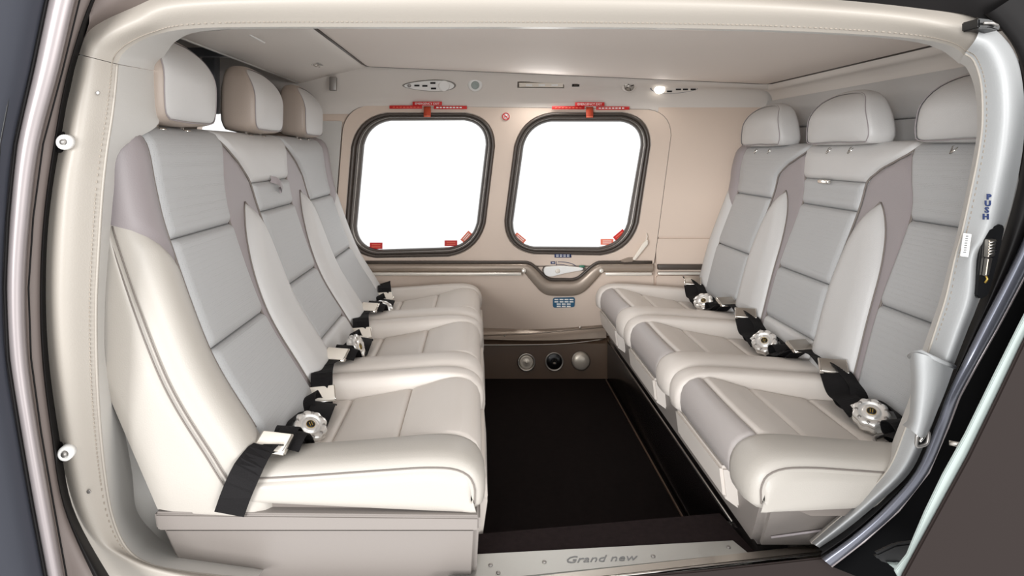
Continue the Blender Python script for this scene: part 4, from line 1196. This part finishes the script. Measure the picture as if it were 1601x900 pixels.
# door handle with its pictogram
o = fit('lever_handle', 880, 425, WY - .02, 'white lever door handle under the right window', 'door handle')
hp = [(850, 423), (852, 418.5), (858, 417), (880, 416), (905, 418), (911, 419), (911, 422), (900, 424), (880, 428), (866, 431.5), (858, 432), (852, 429)]
pxslab('pocket', [(x - 1.5, y - 1) for x, y in [(849, 423), (851, 418), (858, 416.5), (866, 417), (864, 432), (857, 432.5), (851, 430)]], WY - .018, WY - .01, 'rubber', o, .001)
pxslab('lever', cr(hp + [hp[0]], 36)[:-1], WY - .044, WY - .024, 'white', o, .003)
lathe('pivot', [(.010, 0), (.009, .002), (.002, .0022)], at(872, 423.5, WY - .044), (0, -1, 0), 'ivory', o, 20)
pxslab('lever_tip', [(907, 418), (914, 418), (914, 423), (907, 423)], WY - .04, WY - .016, 'rubber', o, .001)
o = fit('handle_pictogram', 885, 412, WY - .015, 'blue and green arrow marks printed above the door handle', 'marking')
Yp = WY - .0155
tube('arc', [at(872 + 29 * math.sin(a * .1), 418 - 9 * math.cos(a * .1) , Yp) for a in range(0, 14)], .0014, 'navy', o, 6)
tube('arc', [at(870 + 24 * math.sin(a * .1), 419 - 6 * math.cos(a * .1), Yp) for a in range(0, 14)], .0011, 'navy', o, 6)
tube('stem', [at(869.5, 408, Yp), at(869.5, 417, Yp)], .0012, 'navy', o, 6)
wallbox('closed_mark', 861, 408.5, 868, 412.5, 'navy', o, Yp); wallbox('closed_mark_print', 863, 410, 867, 411, 'white', o, Yp - .0015)
wallbox('open_mark', 906, 414.5, 914, 418.5, 'green', o, Yp - .02)
o = fit('blue_placard', 880, 399, WY - .015, 'narrow blue placard just below the right window frame', 'placard')
wallbox('plate', 867, 396.5, 893, 402.5, 'navy', o, WY - .018)
for r_ in range(2):
    for i in range(4): wallbox('print_mark', 869.5 + i * 5.6, 398 + r_ * 2.2, 873.6 + i * 5.6, 399 + r_ * 2.2, 'white', o, WY - .0195)
o = fit('instruction_placard', 882, 474, WY - .014, 'blue placard with white text lines on the lower wall', 'placard')
pxslab('plate', rrect([(864.5, 465.5), (899, 464.5), (898.5, 480), (864.5, 481)], 3, 3), WY - .0165, WY - .012, 'blue', o, .0005)
for r_ in range(4):
    for i in range(4 - (r_ > 1)):
        x0 = 867 + i * 7.8 + (r_ > 1) * 3.5
        wallbox('print_mark', x0, 467 + r_ * 3.6, x0 + 6.2, 469 + r_ * 3.6, 'white', o, WY - .018)
# pull lever at the lower right of the right window
o = fit('grab_lever', 1003, 390, WY - .02, 'slanted ivory pull lever beside the right window', 'lever')
pxslab('arm', [(1006, 380), (1013, 374), (1014, 381), (1002, 396), (993, 407), (989, 406)], WY - .04, WY - .026, 'ivory', o, .003)
pxslab('foot', [(970, 408), (984, 403), (992, 403), (990, 409), (975, 410)], WY - .034, WY - .012, 'band', o, .003)
tube('cord', [at(1011, 364, WY - .02), at(1012, 370, WY - .03), at(1009, 378, WY - .036)], .002, 'ivory', o, 6)

# round fittings on the kick panel
KN = (0, -1, .12)
o = fit('floor_light', 823, 566, 2.6, 'round ribbed floor lamp on the dark kick panel, leftmost of three', 'floor light')
c = at(823, 566, 2.603)
lathe('bezel', [(.037, 0), (.036, .004), (.031, .006), (.030, .003)], c, KN, 'satin', o, 32)
lathe('reflector', [(.030, .002), (.024, .005), (.02, .003), (.014, .006), (.008, .004), (.004, .008)], c, KN, 'disc', o, 28)
o = fit('floor_speaker', 866, 565, 2.6, 'black round socket with thin metal ring, middle of the three on the kick panel', 'socket')
c = at(866.5, 565, 2.603)
lathe('ring', [(.0375, 0), (.037, .004), (.0335, .005), (.0325, .002)], c, KN, 'satin', o, 32)
lathe('cap', [(.0325, .001), (.03, .003), (.01, .002)], c, KN, 'blackgloss', o, 28)
lathe('stud', [(.005, .002), (.004, .006), (.002, .007)], c + V((0, 0, -.006)), KN, 'band', o, 12)
o = fit('floor_light', 908, 564, 2.6, 'bright round metal disc on the dark kick panel, rightmost of three', 'floor light')
c = at(908, 564, 2.603)
lathe('cover', [(.036, 0), (.035, .004), (.030, .008), (.018, .011), (.006, .012)], c, KN, 'disc', o, 32)
lathe('flange', [(.038, -.002), (.0375, .002), (.035, .0025)], c, KN, 'satin', o, 32)
